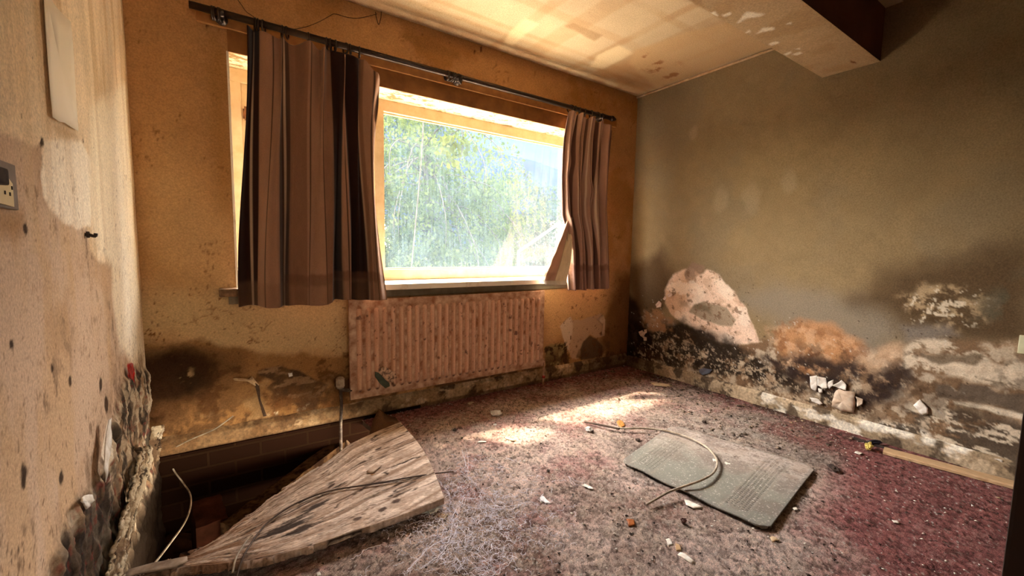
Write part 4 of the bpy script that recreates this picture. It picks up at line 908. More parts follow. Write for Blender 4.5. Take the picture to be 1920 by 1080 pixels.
# valves and pipes
vp = aY(2.44, 640, 712)
bm = bmesh.new(); lathe(bm, [(0, .008), (.002, .019), (.012, .021), (.05, .022), (.062, .019), (.066, .012)], (0, 0, 1), (vp[0]-.002, 2.46, .228), 18)
vh = local(rad, bmo('valve_head', bm, plain('grimy_white_plastic', (.42, .34, .24), (.16, .10, .06), 30, .5, .3), smooth=True)); vh['label'] = 'grimy white ribbed valve head'
bm = bmesh.new()
for k in range(14):
    an = k*2*math.pi/14; x = vp[0]-.002+.0215*math.cos(an); y = 2.46+.0215*math.sin(an); box(bm, x-.0015, x+.0015, y-.0015, y+.0015, .24, .285)
ch = bmo('ridge', bm, plain('pale_plastic_ridge', (.55, .46, .34), (.3, .2, .12), 30)); ch.parent = vh; ch.matrix_parent_inverse = vh.matrix_world.inverted()
bm = bmesh.new(); tube(bm, spline([(vp[0], 2.46, .232), (vp[0], 2.46, .20), (vp[0]+.004, 2.47, .12), (vp[0]-.002, 2.47, .0), (vp[0]-.003, 2.47, -.20)], 5), .0085, 10); tube(bm, [(vp[0], 2.46, .218), (RX0+.01, 2.462, .205)], .010, 10)
local(rad, bmo('supply_pipe', bm, plain('flaking_painted_pipe', (.22, .17, .12), (.05, .03, .02), 30, .5, .4, lo=.48, hi=.66), smooth=True))
bm = bmesh.new(); tube(bm, [(RX1-.01, 2.464, .185), (RX1+.018, 2.464, .185)], .010, 10); tube(bm, spline([(RX1+.018, 2.464, .20), (RX1+.018, 2.464, .10), (RX1+.018, 2.468, -.0)], 4), .008, 10)
local(rad, bmo('return_pipe', bm, M_RUST, smooth=True))
bm = bmesh.new(); lathe(bm, [(0, .009), (.004, .012), (.016, .012), (.020, .009)], (0, 0, 1), (RX1+.018, 2.464, .052), 12); x_ = local(rad, bmo('pipe_collar', bm, plain('red_tape', (.42, .04, .03), (.2, .03, .02), 40), smooth=True)); x_['label'] = 'small red collar'

# ------------------------------------------------------------------ irregular flat pieces: flakes, chips, papers
def sheet(name, pts, thick, mat, label, cat, curl=0, rough=.002, group=None, sub=3, normal=None, parent=None, up=0):
    """a real thin piece from its outline (world points), curled and thickened"""
    P = [Vector(p) for p in pts]; c = sum(P, Vector())/len(P)
    n = Vector((0, 0, 0))
    for i in range(len(P)): n += (P[i]-c).cross(P[(i+1) % len(P)]-c)
    n.normalize()
    if normal is not None and n.dot(Vector(normal)) < 0: n = -n; P = P[::-1]
    L = []
    for i in range(len(P)):
        a, b = P[i], P[(i+1) % len(P)]
        for k in range(sub):
            q = a.lerp(b, k/sub); d = (b-a).length*.10 if k else 0
            L.append(q+(q-c).normalized()*random.uniform(-d, d)*.5)
    bm = bmesh.new(); R = [[], [], []]; rmax = max((q-c).length for q in L)
    for q in L:
        for j, f in enumerate((1, .66, .33)):
            p = c+(q-c)*f; e = (p-c).length/rmax
            R[j].append(bm.verts.new(p+n*(curl*e*e+random.uniform(-rough, rough)+up)-c))
    cv = bm.verts.new(n*(up+random.uniform(-rough, rough)))
    m = len(L)
    for j in range(2):
        for i in range(m): bm.faces.new((R[j][i], R[j][(i+1) % m], R[j+1][(i+1) % m], R[j+1][i]))
    for i in range(m): bm.faces.new((R[2][i], R[2][(i+1) % m], cv))
    bmesh.ops.recalc_face_normals(bm, faces=bm.faces)
    o = bmo(name, bm, mat, None, True); o.location = c
    sm = o.modifiers.new('thick', 'SOLIDIFY'); sm.thickness = thick; sm.offset = 0
    if parent is not None: return local(parent, o)
    return tag(o, label, cat, group)
def fl_pts(z, *pts): return [aZ(z, x, y) for x, y in pts]
def rw_pts(d, *pts): return [aX(XR-d, x, y) for x, y in pts]
def bw_pts(d, *pts): return [aY(YB-d, x, y) for x, y in pts]
def lw_pts(d, *pts): return [aX(XL+d, x, y) for x, y in pts]

# scrap stuck on the radiator
M_GREEN = plain('torn_green_paper', (.10, .115, .075), (.05, .06, .04), 20, .9, .2)
sc_ = empty('torn_scrap', tuple(aY(RYF-.016, 720, 708)), 'torn dark green and cream paper scrap stuck to the lower left of the radiator', 'paper scrap')
sheet('backing', [aY(RYF-.014, x, y) for x, y in ((703, 697), (711, 699), (730, 718), (731, 724), (723, 728), (713, 720), (703, 706))], .002, M_GREEN, None, None, parent=sc_)
sheet('torn_face', [aY(RYF-.017, x, y) for x, y in ((708, 697), (716, 689), (724, 688), (733, 694), (742, 700), (744, 708), (737, 717), (730, 716), (716, 705))], .002, plain('torn_cream_paper', (.62, .42, .28), (.16, .10, .07), 45, .9, .3, lo=.44, hi=.54), None, None, parent=sc_)

# paper sheet and socket on the left wall
sheet('paper_sheet', lw_pts(.006, (78, -40), (84, -14), (130, 40), (133, 60), (140, 160), (145, 246), (120, 230), (97, 219), (93, 180), (85, 60)), .001, plain('cream_paper', (.93, .84, .68), (.86, .76, .58), 3, .7, .05),
      'blank cream paper sheet stuck high on the left wall', 'paper', curl=.002, rough=.0004, sub=2, normal=(1, 0, 0))
sk_e = empty('wall_socket', (XL+.002, 1.155, 1.127), 'cream three-pin socket on a dark grey plate at the left edge of the left wall', 'socket')
bm = bmesh.new(); box(bm, XL-.001, XL+.006, 1.085, 1.199, 1.086, 1.170, .002); local(sk_e, bmo('mounting_plate', bm, plain('grey_metal_plate', (.23, .18, .14), (.14, .10, .07), 12, .5, .1)))
bm = bmesh.new(); v6 = []
fp = [aX(XL+.009, x, y) for x, y in ((-30, 320), (6, 336), (17, 335), (24, 345), (27, 388), (2, 381), (-30, 375))]
f0 = [bm.verts.new(p) for p in fp]; f1 = [bm.verts.new(p-np.array([.006, 0, 0])) for p in fp]; bm.faces.new(f0); bm.faces.new(f1[::-1])
for i in range(len(fp)): bm.faces.new((f0[i], f1[i], f1[(i+1) % len(fp)], f0[(i+1) % len(fp)]))
bmesh.ops.recalc_face_normals(bm, faces=bm.faces); fp_ = local(sk_e, bmo('socket_face', bm, plain('yellowed_plastic', (.78, .68, .42), (.60, .48, .26), 10, .4, .05)))
bm = bmesh.new()
for x, y, a, b in ((13, 341, .0016, .006), (9.5, 361, .0022, .0032), (19, 364, .0022, .0032), (22.5, 352.5, .0020, .0032)):
    p = aX(XL+.0095, x, y); box(bm, p[0]-.002, p[0]+.0006, p[1]-a, p[1]+a, p[2]-b, p[2]+b)
local(sk_e, bmo('pin_slot', bm, M_BLACKBIT))
pl_ = aX(XL+.02, -4, 332)
bm = bmesh.new(); box(bm, XL+.007, XL+.030, pl_[1]-.04, pl_[1]+.012, pl_[2]-.012, pl_[2]+.016, .004); o = bmo('plug', bm, M_BLACKBIT); tag(o, 'dark plug pushed into the cream socket on the left wall', 'plug')
p = aX(XL+.006, 166, 440); bm = bmesh.new(); tube(bm, spline([p-np.array([.008, 0, 0]), p, p+np.array([.012, .004, -.004]), p+np.array([.014, .006, .004])], 4), .0045, 8); tube(bm, [p+np.array([-.004, 0, 0]), p+np.array([.002, 0, 0])], .009, 10)
o = bmo('wall_hook', bm, M_BLACKBIT, smooth=True); tag(o, 'small black hook in the left wall under the cream bare patch', 'hook')
p = aX(XR-.012, 1917, 646); bm = bmesh.new(); box(bm, XR-.014, XR+.001, p[1]-.085, p[1]+.012, p[2]-.042, p[2]+.042, .003)
o = empty('wall_socket', (XR, p[1]-.03, p[2]), 'pale socket plate on the right wall beside the dark door jamb', 'socket'); local(o, bmo('face_plate', bm, plain('pale_green_plastic', (.62, .62, .42), (.5, .48, .3), 8, .4, .05)))
bm = bmesh.new(); box(bm, XR-.0155, XR-.013, p[1]-.045, p[1]-.035, p[2]+.005, p[2]+.018); local(o, bmo('pin_slot', bm, M_BLACKBIT))

# peeling flakes on the right wall
k = 0
for pts, curl, lab in ((((1518, 706), (1531, 704), (1533, 722), (1530, 735), (1520, 728)), .014, 'white curled plaster flake, leftmost of the group low on the right wall'),
                 (((1534, 705), (1550, 708), (1552, 727), (1543, 728), (1533, 722)), .020, 'largest upright white plaster flake low on the right wall'),
                 (((1553, 716), (1562, 712), (1562, 722), (1555, 729), (1550, 726)), .016, 'narrow white plaster flake beside the large upright flake'),
                 (((1562, 722), (1579, 712), (1588, 722), (1587, 731), (1572, 727)), .022, 'white wedge-shaped plaster flake, rightmost of the low group'),
                 (((1534, 728), (1541, 730), (1542, 736), (1535, 736)), .006, 'tiny white plaster flake under the upright flakes'),
                 (((1519, 745), (1534, 748), (1543, 757), (1538, 759), (1522, 752)), .006, 'flat white plaster flake lying on the right skirting'),
                 (((1197, 622), (1204, 619), (1209, 626), (1206, 634), (1199, 628)), .010, 'pale pink plaster flake in the black mould near the room corner'),
                 (((1208, 618), (1213, 617), (1213, 624), (1208, 626)), .006, 'small pale flake right of the pink flake near the room corner'),
                 (((1206, 631), (1212, 632), (1212, 639), (1207, 639)), .006, 'small pale flake below the pink flake near the room corner'),
                 (((1230, 571), (1236, 564), (1241, 568), (1240, 576), (1232, 577)), .010, 'pale curled flake at the lower left of the peeled patch'),
                 (((1251, 552), (1257, 548), (1261, 552), (1258, 557), (1252, 557)), .008, 'small pale flake on the left edge of the peeled patch'),
                 (((1243, 560), (1247, 555), (1249, 559), (1246, 563)), .005, 'tiny pale flake at the left edge of the peeled patch'),
                 (((1712, 760), (1724, 749), (1740, 766), (1740, 776), (1729, 778)), .008, 'white plaster flake with a pointed top below the grey band of the right wall'),
                 (((1852, 858), (1880, 862), (1880, 868), (1855, 866)), .008, 'long pale flake lying low at the right end of the right wall')):
    sheet('plaster_flake', rw_pts(.010+.004*(k % 3), *pts), .0022, M_WHITE if k not in (6, 7, 8, 9, 10, 11) else plain('pinkish_flake', (.72, .56, .46), (.5, .34, .26), 40), lab, 'plaster flake', curl=curl*(.8 if k % 2 else -.4), rough=.0015, normal=(-1, 0, 0)); k += 1
# the sagging paper pocket above the right skirting
t_ = empty('peeling_wallpaper', tuple(aX(XR-.02, 1585, 755)), 'sagging beige pocket of peeled wallpaper above the right skirting', 'wallpaper')
M_BEIGE = plain('beige_paper', (.70, .58, .45), (.45, .32, .22), 18, .85, .35, bdist=.006)
sheet('paper_face', rw_pts(.020, (1566, 733), (1572, 730), (1603, 737), (1602, 765), (1600, 776), (1575, 770), (1558, 762), (1561, 748)), .002, M_BEIGE, None, None, curl=-.014, rough=.007, normal=(-1, 0, 0), parent=t_)
sheet('side_tatter', rw_pts(.010, (1605, 743), (1618, 748), (1617, 758), (1608, 762)), .002, M_BEIGE, None, None, curl=.008, rough=.002, normal=(-1, 0, 0), parent=t_)
sheet('loose_paint', rw_pts(.006, (1240, 683), (1248, 680), (1257, 684), (1256, 695), (1243, 693)), .0015, plain('blue_grey_paint', (.13, .14, .17), (.08, .08, .10), 20), 'blue-grey paint scrap just above the right skirting', 'paint scrap', curl=.004, normal=(-1, 0, 0)) if False else None
s_ = sheet('paint_scrap', rw_pts(.008, (1312, 692), (1320, 690), (1336, 693), (1330, 700), (1318, 704), (1311, 698)), .0015, plain('blue_grey_paint', (.13, .145, .19), (.08, .08, .10), 20), 'blue-grey paint scrap just above the right skirting', 'paint scrap', curl=.004, normal=(-1, 0, 0))

# hanging tatter on the window wall
sheet('wallpaper_tatter', bw_pts(.012, (437, 711), (442, 709), (470, 711), (473, 706), (486, 722), (484, 727), (474, 715), (440, 714)), .002, plain('cream_tatter', (.70, .50, .28), (.35, .2, .1), 30), 'thin cream wallpaper tatter curling off the wall left of the radiator', 'wallpaper tatter', curl=-.008, normal=(0, -1, 0), sub=2)
sheet('plaster_splinter', bw_pts(.010, (476, 716), (486, 724), (488, 750), (500, 780), (494, 781), (486, 755)), .003, M_DARKWOOD, 'dark splinter hanging below the cream tatter on the window wall', 'splinter', curl=-.004, normal=(0, -1, 0), sub=2)
sheet('plaster_flake', bw_pts(.010, (1120, 598), (1132, 590), (1135, 600), (1134, 625), (1129, 630), (1131, 610)), .002, plain('pale_peach_flake', (.75, .56, .38), (.6, .4, .24), 30), 'pale curled flake edging the peeled patch right of the radiator', 'plaster flake', curl=-.010, normal=(0, -1, 0), sub=2)
sheet('plaster_flake', bw_pts(.010, (540, 700), (548, 699), (549, 705), (542, 707)), .002, M_WHITE, 'tiny white flake on the dark torn patch left of the radiator', 'plaster flake', curl=-.004, normal=(0, -1, 0), sub=2)

# thin wires on the window wall
def wire(name, pts, r, mat, label, cat, n=8, group=None):
    bm = bmesh.new(); tube(bm, spline(pts, 8), r, n); o = bmo(name, bm, mat, smooth=True); return tag(o, label, cat, group)
wire('thin_wire', bw_pts(.004, (440, -8), (452, 8), (462, 22), (476, 32), (484, 44)), .0014, M_DARKWOOD, 'thin dark wire running up the wall from the left end of the pole', 'wire', 6)
wire('thin_wire', bw_pts(.004, (545, 56), (575, 50), (600, 40), (618, 30), (628, 26), (650, 32), (672, 34), (700, 28), (707, 26)), .0014, M_DARKWOOD, 'thin dark wire looping along the wall between pole and ceiling', 'wire', 6)
wire('wire_loop', bw_pts(.006, (704, 22), (706, 34), (710, 46), (713, 38), (715, 24), (712, 16)), .0020, M_DARKWOOD, 'small brown wire loop hanging at the ceiling edge above the pole', 'wire', 6)
wire('loose_cable', [aY(2.50, 330, 838)+[0, .0, 0], aY(2.49, 360, 823), aY(2.48, 400, 806), aY(2.46, 425, 789), aY(2.45, 437, 780)], .0028, M_CABLE_L, 'short stiff cable poking out along the skirting left of the radiator', 'cable')

# ------------------------------------------------------------------ things in the void
def rough_box(name, a, b, wdt, h, mat, label, cat, seed=1, amp=.006, seg_n=24):
    """battered timber from a to b (points of its top centre line)"""
    a, b = Vector(a), Vector(b); d = (b-a).normalized(); s = d.cross(Vector((0, 0, 1))).normalized(); u = s.cross(d); bm = bmesh.new(); rows = []
    for i in range(seg_n+1):
        f = i/seg_n; c = a.lerp(b, f); row = []
        for (x, z) in ((-.5, 0), (-.25, .0), (0, 0), (.25, 0), (.5, 0), (.5, -.5), (.5, -1), (0, -1), (-.5, -1), (-.5, -.5)):
            p = c+s*x*wdt+u*z*h; q = mnoise.noise_vector(p*22+Vector((seed, 0, 0)))*amp+mnoise.noise_vector(p*70)*amp*.4; row.append(bm.verts.new(p+q-a))
        rows.append(row)
    m = len(rows[0])
    for i in range(seg_n):
        for k in range(m): bm.faces.new((rows[i][k], rows[i+1][k], rows[i+1][(k+1) % m], rows[i][(k+1) % m]))
    bm.faces.new(rows[0]); bm.faces.new(rows[-1][::-1]); bmesh.ops.recalc_face_normals(bm, faces=bm.faces)
    o = bmo(name, bm, mat, smooth=False); o.location = a; return tag(o, label, cat)
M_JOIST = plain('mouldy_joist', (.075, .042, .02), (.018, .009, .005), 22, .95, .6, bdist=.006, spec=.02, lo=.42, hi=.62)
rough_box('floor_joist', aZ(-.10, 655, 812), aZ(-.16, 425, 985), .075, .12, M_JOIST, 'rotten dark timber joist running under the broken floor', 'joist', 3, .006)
rough_box('rotten_block', aZ(-.14, 385, 940)+[0, .03, 0], aZ(-.14, 385, 940)+[.03, -.16, -.02], .11, .28, plain('rust_brown_block', (.045, .015, .008), (.022, .008, .004), 10, .95, .4, spec=.02), 'rust-brown crumbling block standing in the floor void', 'block', 5, .006)
rough_box('rubble_lump', aZ(-.12, 640, 826), aZ(-.10, 655, 822), .06, .10, plain('tan_rubble', (.17, .11, .06), (.06, .03, .02), 20, .95, .5), 'small tan rubble lump below the radiator valve', 'rubble', 8, .012, 6)
rough_box('rubble_lump', aZ(-.22, 318, 930), aZ(-.22, 335, 925), .07, .08, plain('grey_rubble', (.09, .06, .04), (.04, .02, .015), 20, .95, .5), 'dark rubble lump against the bricks in the floor void', 'rubble', 9, .014, 6)
# broken upright board end near the radiator foot
M_SPLIT = plain('split_brown_wood', (.20, .10, .045), (.06, .026, .012), 5, .8, .6, scale3=(60, 60, 6), bdist=.004)
sheet('board_splinter', [aZ(.0, 690, 838), aZ(.0, 735, 808), aZ(.02, 752, 795), aY(2.40, 741, 784), aY(2.42, 722, 778), aY(2.42, 710, 768), aY(2.40, 700, 790)], .012, M_SPLIT, 'split brown board end standing up from the hole by the radiator', 'board', curl=0, rough=.003, sub=2)
wire('hanging_cable', [aZ(-.02, 318, 855)+[0, 0, 0], aZ(-.05, 325, 880), aZ(-.10, 343, 905), aZ(-.12, 356, 925), aZ(-.12, 358, 945), aZ(-.12, 352, 968), aZ(-.09, 340, 990), aZ(-.04, 315, 1024), aZ(.01, 288, 1059)], .0034, M_CABLE_L, 'pale curved cable hanging into the floor void', 'cable')

# ------------------------------------------------------------------ the rotten board across the hole
LOW = [aZ(.05, x, y) for x, y in ((833, 934), (770, 960), (700, 984), (630, 1008), (560, 1030), (500, 1045), (440, 1054), (380, 1060), (310, 1070), (235, 1092), (170, 1120))]
UPP = [aZ(.05, x, y) for x, y in ((750, 791), (700, 812), (655, 833), (610, 868), (560, 898), (510, 930), (465, 962), (420, 990), (370, 1018), (310, 1048), (215, 1085))]
def place_board(s, t, H):
    k = np.linspace(0, 1, len(LOW)); A = np.array(LOW); B = np.array(UPP)
    a = np.stack([np.interp(s, k, A[:, i]) for i in range(3)], 1); b = np.stack([np.interp(s, k, B[:, i]) for i in range(3)], 1)
    p = a*(1-t[:, None])+b*t[:, None]
    p[:, 0] += np.where(s < .5, .03*np.sin(t*math.pi)*(1-s*2), 0)
    e = (fbm(s*8, t*0, 4, 5, 3)-.5)*.03*ss(.2, .5, s)*ss(.8, 1, t); p[:, 1] += e
    p[:, 2] += H - .035*ss(.35, 1, s)*t
    return p
def paint_board(c):
    s, t = c.U, c.V
    c.C[:] = (.56, .44, .36); c.mul(.8+.4*fbm(s*3, t, 3, 7))
    gr = fbm(s*2.2+.5*np.sin(t*5), t*13+1.2*np.sin(s*4), 2.2, 301, 7, .68)     # long grain
    c.paint((.78, .66, .56), .85*ss(.52, .62, gr)); c.paint((.24, .155, .105), .8*ss(.46, .37, gr)); c.paint((.36, .25, .18), .6*ss(.5, .6, fbm(s*9, t*9, 2, 303, 6, .7)))
    c.paint((.24, .12, .06), .85*ss(.34, .72, s)*ss(.40, .58, fbm(s*3, t*4, 3, 311)))
    cr = np.abs(fbm(s*1.6, t*6, 1.6, 321, 4)-.5); c.paint((.035, .018, .012), (1-ss(.006, .020, cr))*.95*ss(.38, .46, fbm(s*2, t*2, 2, 322)))
    cr2 = np.abs(fbm(s*2.2, t*13, 1.2, 331, 4)-.5); c.paint((.09, .05, .03), (1-ss(.006, .020, cr2))*.8)
    for u, v, ru, rv in ((.46, .34, .09, .07), (.36, .44, .05, .045), (.40, .22, .06, .05)):
        d = np.sqrt(((s-u)/ru)**2+((t-v+.25*(s-u))/rv)**2)+2.2*(fbm(s*5, t*16, 4, 341, 6, .65)-.5); c.paint((.030, .020, .017), .92*(1-ss(.55, 1.15, d)))
    for u, v in ((.13, .13), (.17, .10), (.24, .10), (.30, .62), (.12, .76)):
        d = np.sqrt(((s-u)/.014)**2+((t-v)/.018)**2)+.5*(fbm(s*20, t*20, 4, 351)-.5); c.paint((.05, .025, .018), .9*(1-ss(.7, 1.1, d)))
    c.paint((.055, .03, .015), .5*ss(.75, .95, s)*ss(.45, .6, fbm(s*4, t*3, 4, 361)))
    c.H = (gr-.5)*.010*ss(0, .2, s)-(1-ss(.004, .014, cr))*.004+(fbm(s*6, t*3, 3, 371)-.5)*.012*ss(.3, .9, s)
M_BOARD = vcol_mat('weathered_board', 1, .40, .85, .5, .003, .15, (60, 260, 90))
me = grid_mesh('broken_board', np.linspace(0, 1, 300), np.linspace(0, 1, 150), place_board, paint_board)
o = link('broken_board', me, M_BOARD); tag(o, 'large rotten wooden floor panel lying across the broken hole in the floor', 'board')
sm = o.modifiers.new('thick', 'SOLIDIFY'); sm.thickness = .024; sm.offset = -1
# ensure the face normals look up so the thickness grows downwards
if me.polygons[0].normal.z < 0: me.flip_normals()
def bz(x, y, dz=.006): return aZ(.052+dz, x, y)
wire('long_cable', [aZ(.03, 442, 1090), aZ(.045, 448, 1066), bz(458, 1040), bz(470, 1020), bz(484, 1000), bz(505, 977), bz(540, 952), bz(575, 935), bz(620, 920), bz(680, 910), bz(730, 902), bz(780, 893), aZ(.035, 815, 888), aZ(.03, 850, 884)], .0030, M_CABLE_D, 'dark cable lying along the top of the rotten floor panel', 'cable')
wire('loose_cable', [bz(436, 1074, -.01), bz(441, 1050), bz(450, 1032), bz(464, 1012), bz(474, 1003, .01)], .0032, M_CABLE_L, 'short pale cable end on the lower left of the rotten panel', 'cable')
wire('thin_wire', [bz(560, 944), bz(600, 925), bz(650, 915), bz(700, 908), bz(760, 900), bz(800, 890)], .0015, M_BLACKBIT, 'thin black wire beside the dark cable on the rotten panel', 'wire', 6)
sheet('wood_chip', [bz(*q) for q in ((687, 884), (704, 870), (716, 872), (700, 886))], .003, plain('pale_chip', (.55, .42, .33), (.4, .28, .2), 20), 'pale square chip on top of the rotten panel', 'wood chip', curl=.002)
# curved pale edge strip at the bottom-left end of the panel
sheet('plaster_strip', [aZ(.06, *q) for q in ((308, 1052), (350, 1042), (352, 1050), (330, 1062), (260, 1075), (215, 1088), (240, 1066))], .004, plain('dusty_grey_strip', (.40, .33, .27), (.2, .14, .1), 20), 'dusty grey strip at the left end of the rotten panel', 'strip', curl=.004)

# ------------------------------------------------------------------ rotten foot of the left wall
M_ROT = plain('rotting_plaster', (.44, .34, .23), (.07, .045, .03), 5, .95, .8, scale3=(60, 60, 14), bdist=.008, lo=.42, hi=.58)
def slab(name, L_, R_, thick, mat, label, cat, amp=.008, seed=0):
    """battered hanging slab between two edge paths, with torn edges and fibrous rot"""
    A = np.array([tuple(p) for p in spline(L_, 12)]); B = np.array([tuple(p) for p in spline(R_, 12)]); k = np.linspace(0, 1, len(A))
    ln = np.linalg.norm(A[0]-A[-1]); wd = max(np.linalg.norm(A[len(A)//2]-B[len(B)//2]), .01)
    def place(s_, t_, H):
        a = np.stack([np.interp(t_, k, A[:, i]) for i in range(3)], 1); b = np.stack([np.interp(t_, k, B[:, i]) for i in range(3)], 1)
        ja = (fbm(t_*ln, t_*0, 22, 401+seed, 5, .7)-.5)*.55; jb = (fbm(t_*ln, t_*0, 22, 431+seed, 5, .7)-.5)*.55
        f = (s_+ja*(1-s_)+jb*s_)[:, None]; p = a*(1-f)+b*f
        p[:, 0] += H+thick*.8*np.sin(np.clip(s_, 0, 1)*math.pi); return p
    def pt(c):
        u, v = c.U*wd, c.V*ln
        c.C[:] = (.29, .21, .13); n1 = fbm(u*4, v, 9, 441+seed, 6, .65)
        c.paint((.62, .53, .38), .95*ss(.50, .58, n1)); c.paint((.16, .10, .06), .9*ss(.47, .40, n1)); c.paint((.035, .022, .014), .95*ss(.58, .63, fbm(u*4, v, 14, 451+seed, 5, .65)))
        c.paint((.70, .62, .48), .9*ss(.62, .66, fbm(u*2, v, 22, 461+seed, 5, .65)))
        c.H = (n1-.5)*amp*3+(fbm(u*3, v, 30, 471+seed, 4)-.5)*amp*1.5
    me = grid_mesh(name, np.linspace(0, 1, 26), np.linspace(0, 1, 150), place, pt)
    o = link(name, me, M_PLASTER); m_ = o.modifiers.new('thick', 'SOLIDIFY'); m_.thickness = thick*.5; return tag(o, label, cat)
def L2(d, *pts): return [aX(XL+d, x, y) for x, y in pts]
slab('rotten_skirting', L2(.028, (258, 842), (250, 880), (236, 930), (220, 990), (204, 1050), (186, 1110)), L2(.040, (282, 836), (276, 880), (263, 930), (250, 985), (236, 1045), (220, 1110)), .012, M_ROT, 'rotten pale skirting leaning off the foot of the left wall', 'skirting')
slab('rotten_post', [aY(2.46, 322, 792), aY(2.44, 318, 850), aY(2.40, 308, 905), aY(2.36, 300, 960)], [aY(2.46, 344, 790), aY(2.44, 338, 850), aY(2.40, 322, 905), aY(2.36, 302, 964)], .018, M_ROT, 'crumbling timber fragment in the corner beside the hole', 'timber', .006, 9) if False else None
slab('rotten_post', [aY(2.47, 284, 800), aY(2.45, 278, 850), aY(2.40, 268, 905), aY(2.30, 255, 990)], [aY(2.47, 303, 797), aY(2.45, 297, 850), aY(2.38, 284, 905), aY(2.28, 268, 990)], .018, M_ROT, 'crumbling timber fragment in the corner beside the hole', 'timber', .006, 9)
sheet('paint_flake', L2(.012, (243, 684), (246, 681), (248, 698), (245, 712), (241, 706), (242, 694)), .002, plain('dark_red_paint', (.36, .03, .02), (.22, .02, .015), 30, .5), 'dark red paint flake near the corner of the left wall', 'paint flake', curl=.004, normal=(1, 0, 0))
sheet('plaster_flake', L2(.012, (143, 942), (158, 929), (170, 928), (171, 940), (162, 955), (158, 944)), .003, M_WHITE, 'white broken plaster flake low on the left wall', 'plaster flake', curl=.010, normal=(1, 0, 0))
sheet('plaster_flake', L2(.020, (201, 790), (206, 784), (207, 830), (202, 880), (196, 905), (194, 860)), .002, M_WHITE, 'long thin white plaster flake standing off the left wall', 'plaster flake', curl=.004, normal=(1, 0, 0))

# ------------------------------------------------------------------ mat
ma, mb_, mc, mdd = [np.array(aZ(0, *q)[:2]) for q in ((1163, 871), (1438, 1003), (1530, 880), (1262, 800))]
MO = ma; e1 = mb_-ma; e2 = mdd-ma
def place_mat(s, t, H):
    # s along the long side nearest the camera, t across; corners rounded
    r = .07; ds = np.minimum(s, 1-s)/r; dt = np.minimum(t, 1-t)/(r*.9)
    q = np.clip(1-ds, 0, 1)**2; q2 = np.clip(1-dt, 0, 1)**2
    s2 = s+np.sign(.5-s)*q2*np.clip(1-ds, 0, 1)*r*.5; t2 = t+np.sign(.5-t)*q*np.clip(1-dt, 0, 1)*r*.5
    c = np.array(mc)-(ma+e1+e2)
    p = MO+s2[:, None]*e1+t2[:, None]*e2+(s2*t2)[:, None]*c
    return np.stack([p[:, 0], p[:, 1], .009+H-.004*ss(.7, 1, t)+.006*ss(.1, 0, t)*np.sin(s*9)**2], 1)
def paint_mat(c):
    s, t = c.U, c.V
    c.C[:] = (.235, .235, .20); c.mul(.85+.3*c.n(8, 5))
    dust = ss(.30, .85, t+.35*(c.n(4)-.5)); c.paint((.42, .37, .325), .95*dust); g1 = c.n(60, 4, gain=.8); c.paint((.47, .40, .36), .9*ss(.62, .85, t+.25*(c.n(9)-.5))); c.mul(1-.45*dust*ss(.5, .35, g1)); c.paint((.15, .11, .09), .7*dust*ss(.40, .34, c.n(24, 4, gain=.75))); c.paint((.20, .16, .14), .6*ss(.45, .6, c.n(5, 5)))
    for a, b in ((.085, .235), (.73, .865)):          # moulded tread bands
        z = (s > a)*(s < b)*(t > .09)*(t < .93)
        row = np.abs(((s-a)/(b-a)*6) % 1-.5); col = np.abs((t*46+np.floor((s-a)/(b-a)*6)*.5) % 1-.5)
        g = (row < .33)*(col < .30)*z; c.paint((.055, .053, .048), .75*g*(1-.6*dust)); c.paint((.26, .24, .20), .35*z*(1-g)); c.H -= .0016*g
    for k in (.245, .725, .87, .072):
        c.paint((.27, .25, .21), .55*(1-ss(.004, .010, np.abs(s-k)))*(t < .9))
    edge = np.minimum(np.minimum(s, 1-s), np.minimum(t, 1-t)); c.paint((.20, .19, .17), .5*(1-ss(.02, .026, np.abs(edge-.0))))
    c.paint((.55, .50, .45), .8*ss(.715, .74, c.n(110, 3))); c.paint((.40, .33, .28), .55*ss(.5, .62, c.n(14, 5))*ss(.45, .8, t))
M_MAT = vcol_mat('grey_rubber_backed_mat', 420, .4, .95, .5, .003, .1)
me = grid_mesh('floor_mat', np.linspace(0, 1, 260), np.linspace(0, 1, 240), place_mat, paint_mat); 
o = link('floor_mat', me, M_MAT); tag(o, 'dusty grey car-style floor mat with ribbed bands on the carpet', 'mat')
if me.polygons[0].normal.z < 0: me.flip_normals()
sm = o.modifiers.new('thick', 'SOLIDIFY'); sm.thickness = .007; sm.offset = -1
cc_ = wire('curved_cable', [aZ(.010, 1098, 792), aZ(.02, 1130, 797), aZ(.022, 1165, 803), aZ(.022, 1205, 803), aZ(.024, 1250, 808), aZ(.028, 1290, 820), aZ(.030, 1320, 835), aZ(.032, 1338, 852), aZ(.032, 1345, 868), aZ(.032, 1338, 886), aZ(.036, 1318, 899), aZ(.034, 1285, 911), aZ(.030, 1255, 922), aZ(.022, 1235, 933), aZ(.012, 1212, 946)], .0050, M_CABLE_L, 'long curved cable looping over the grey floor mat', 'cable', 10)
bm = bmesh.new(); tube(bm, spline([aZ(.012, 1096, 791), aZ(.018, 1122, 796), aZ(.024, 1162, 804)], 8), .0060, 8); x_ = bmo('cable_end', bm, M_CABLE_D, cc_, True); x_['label'] = 'dark frayed end of the cable'

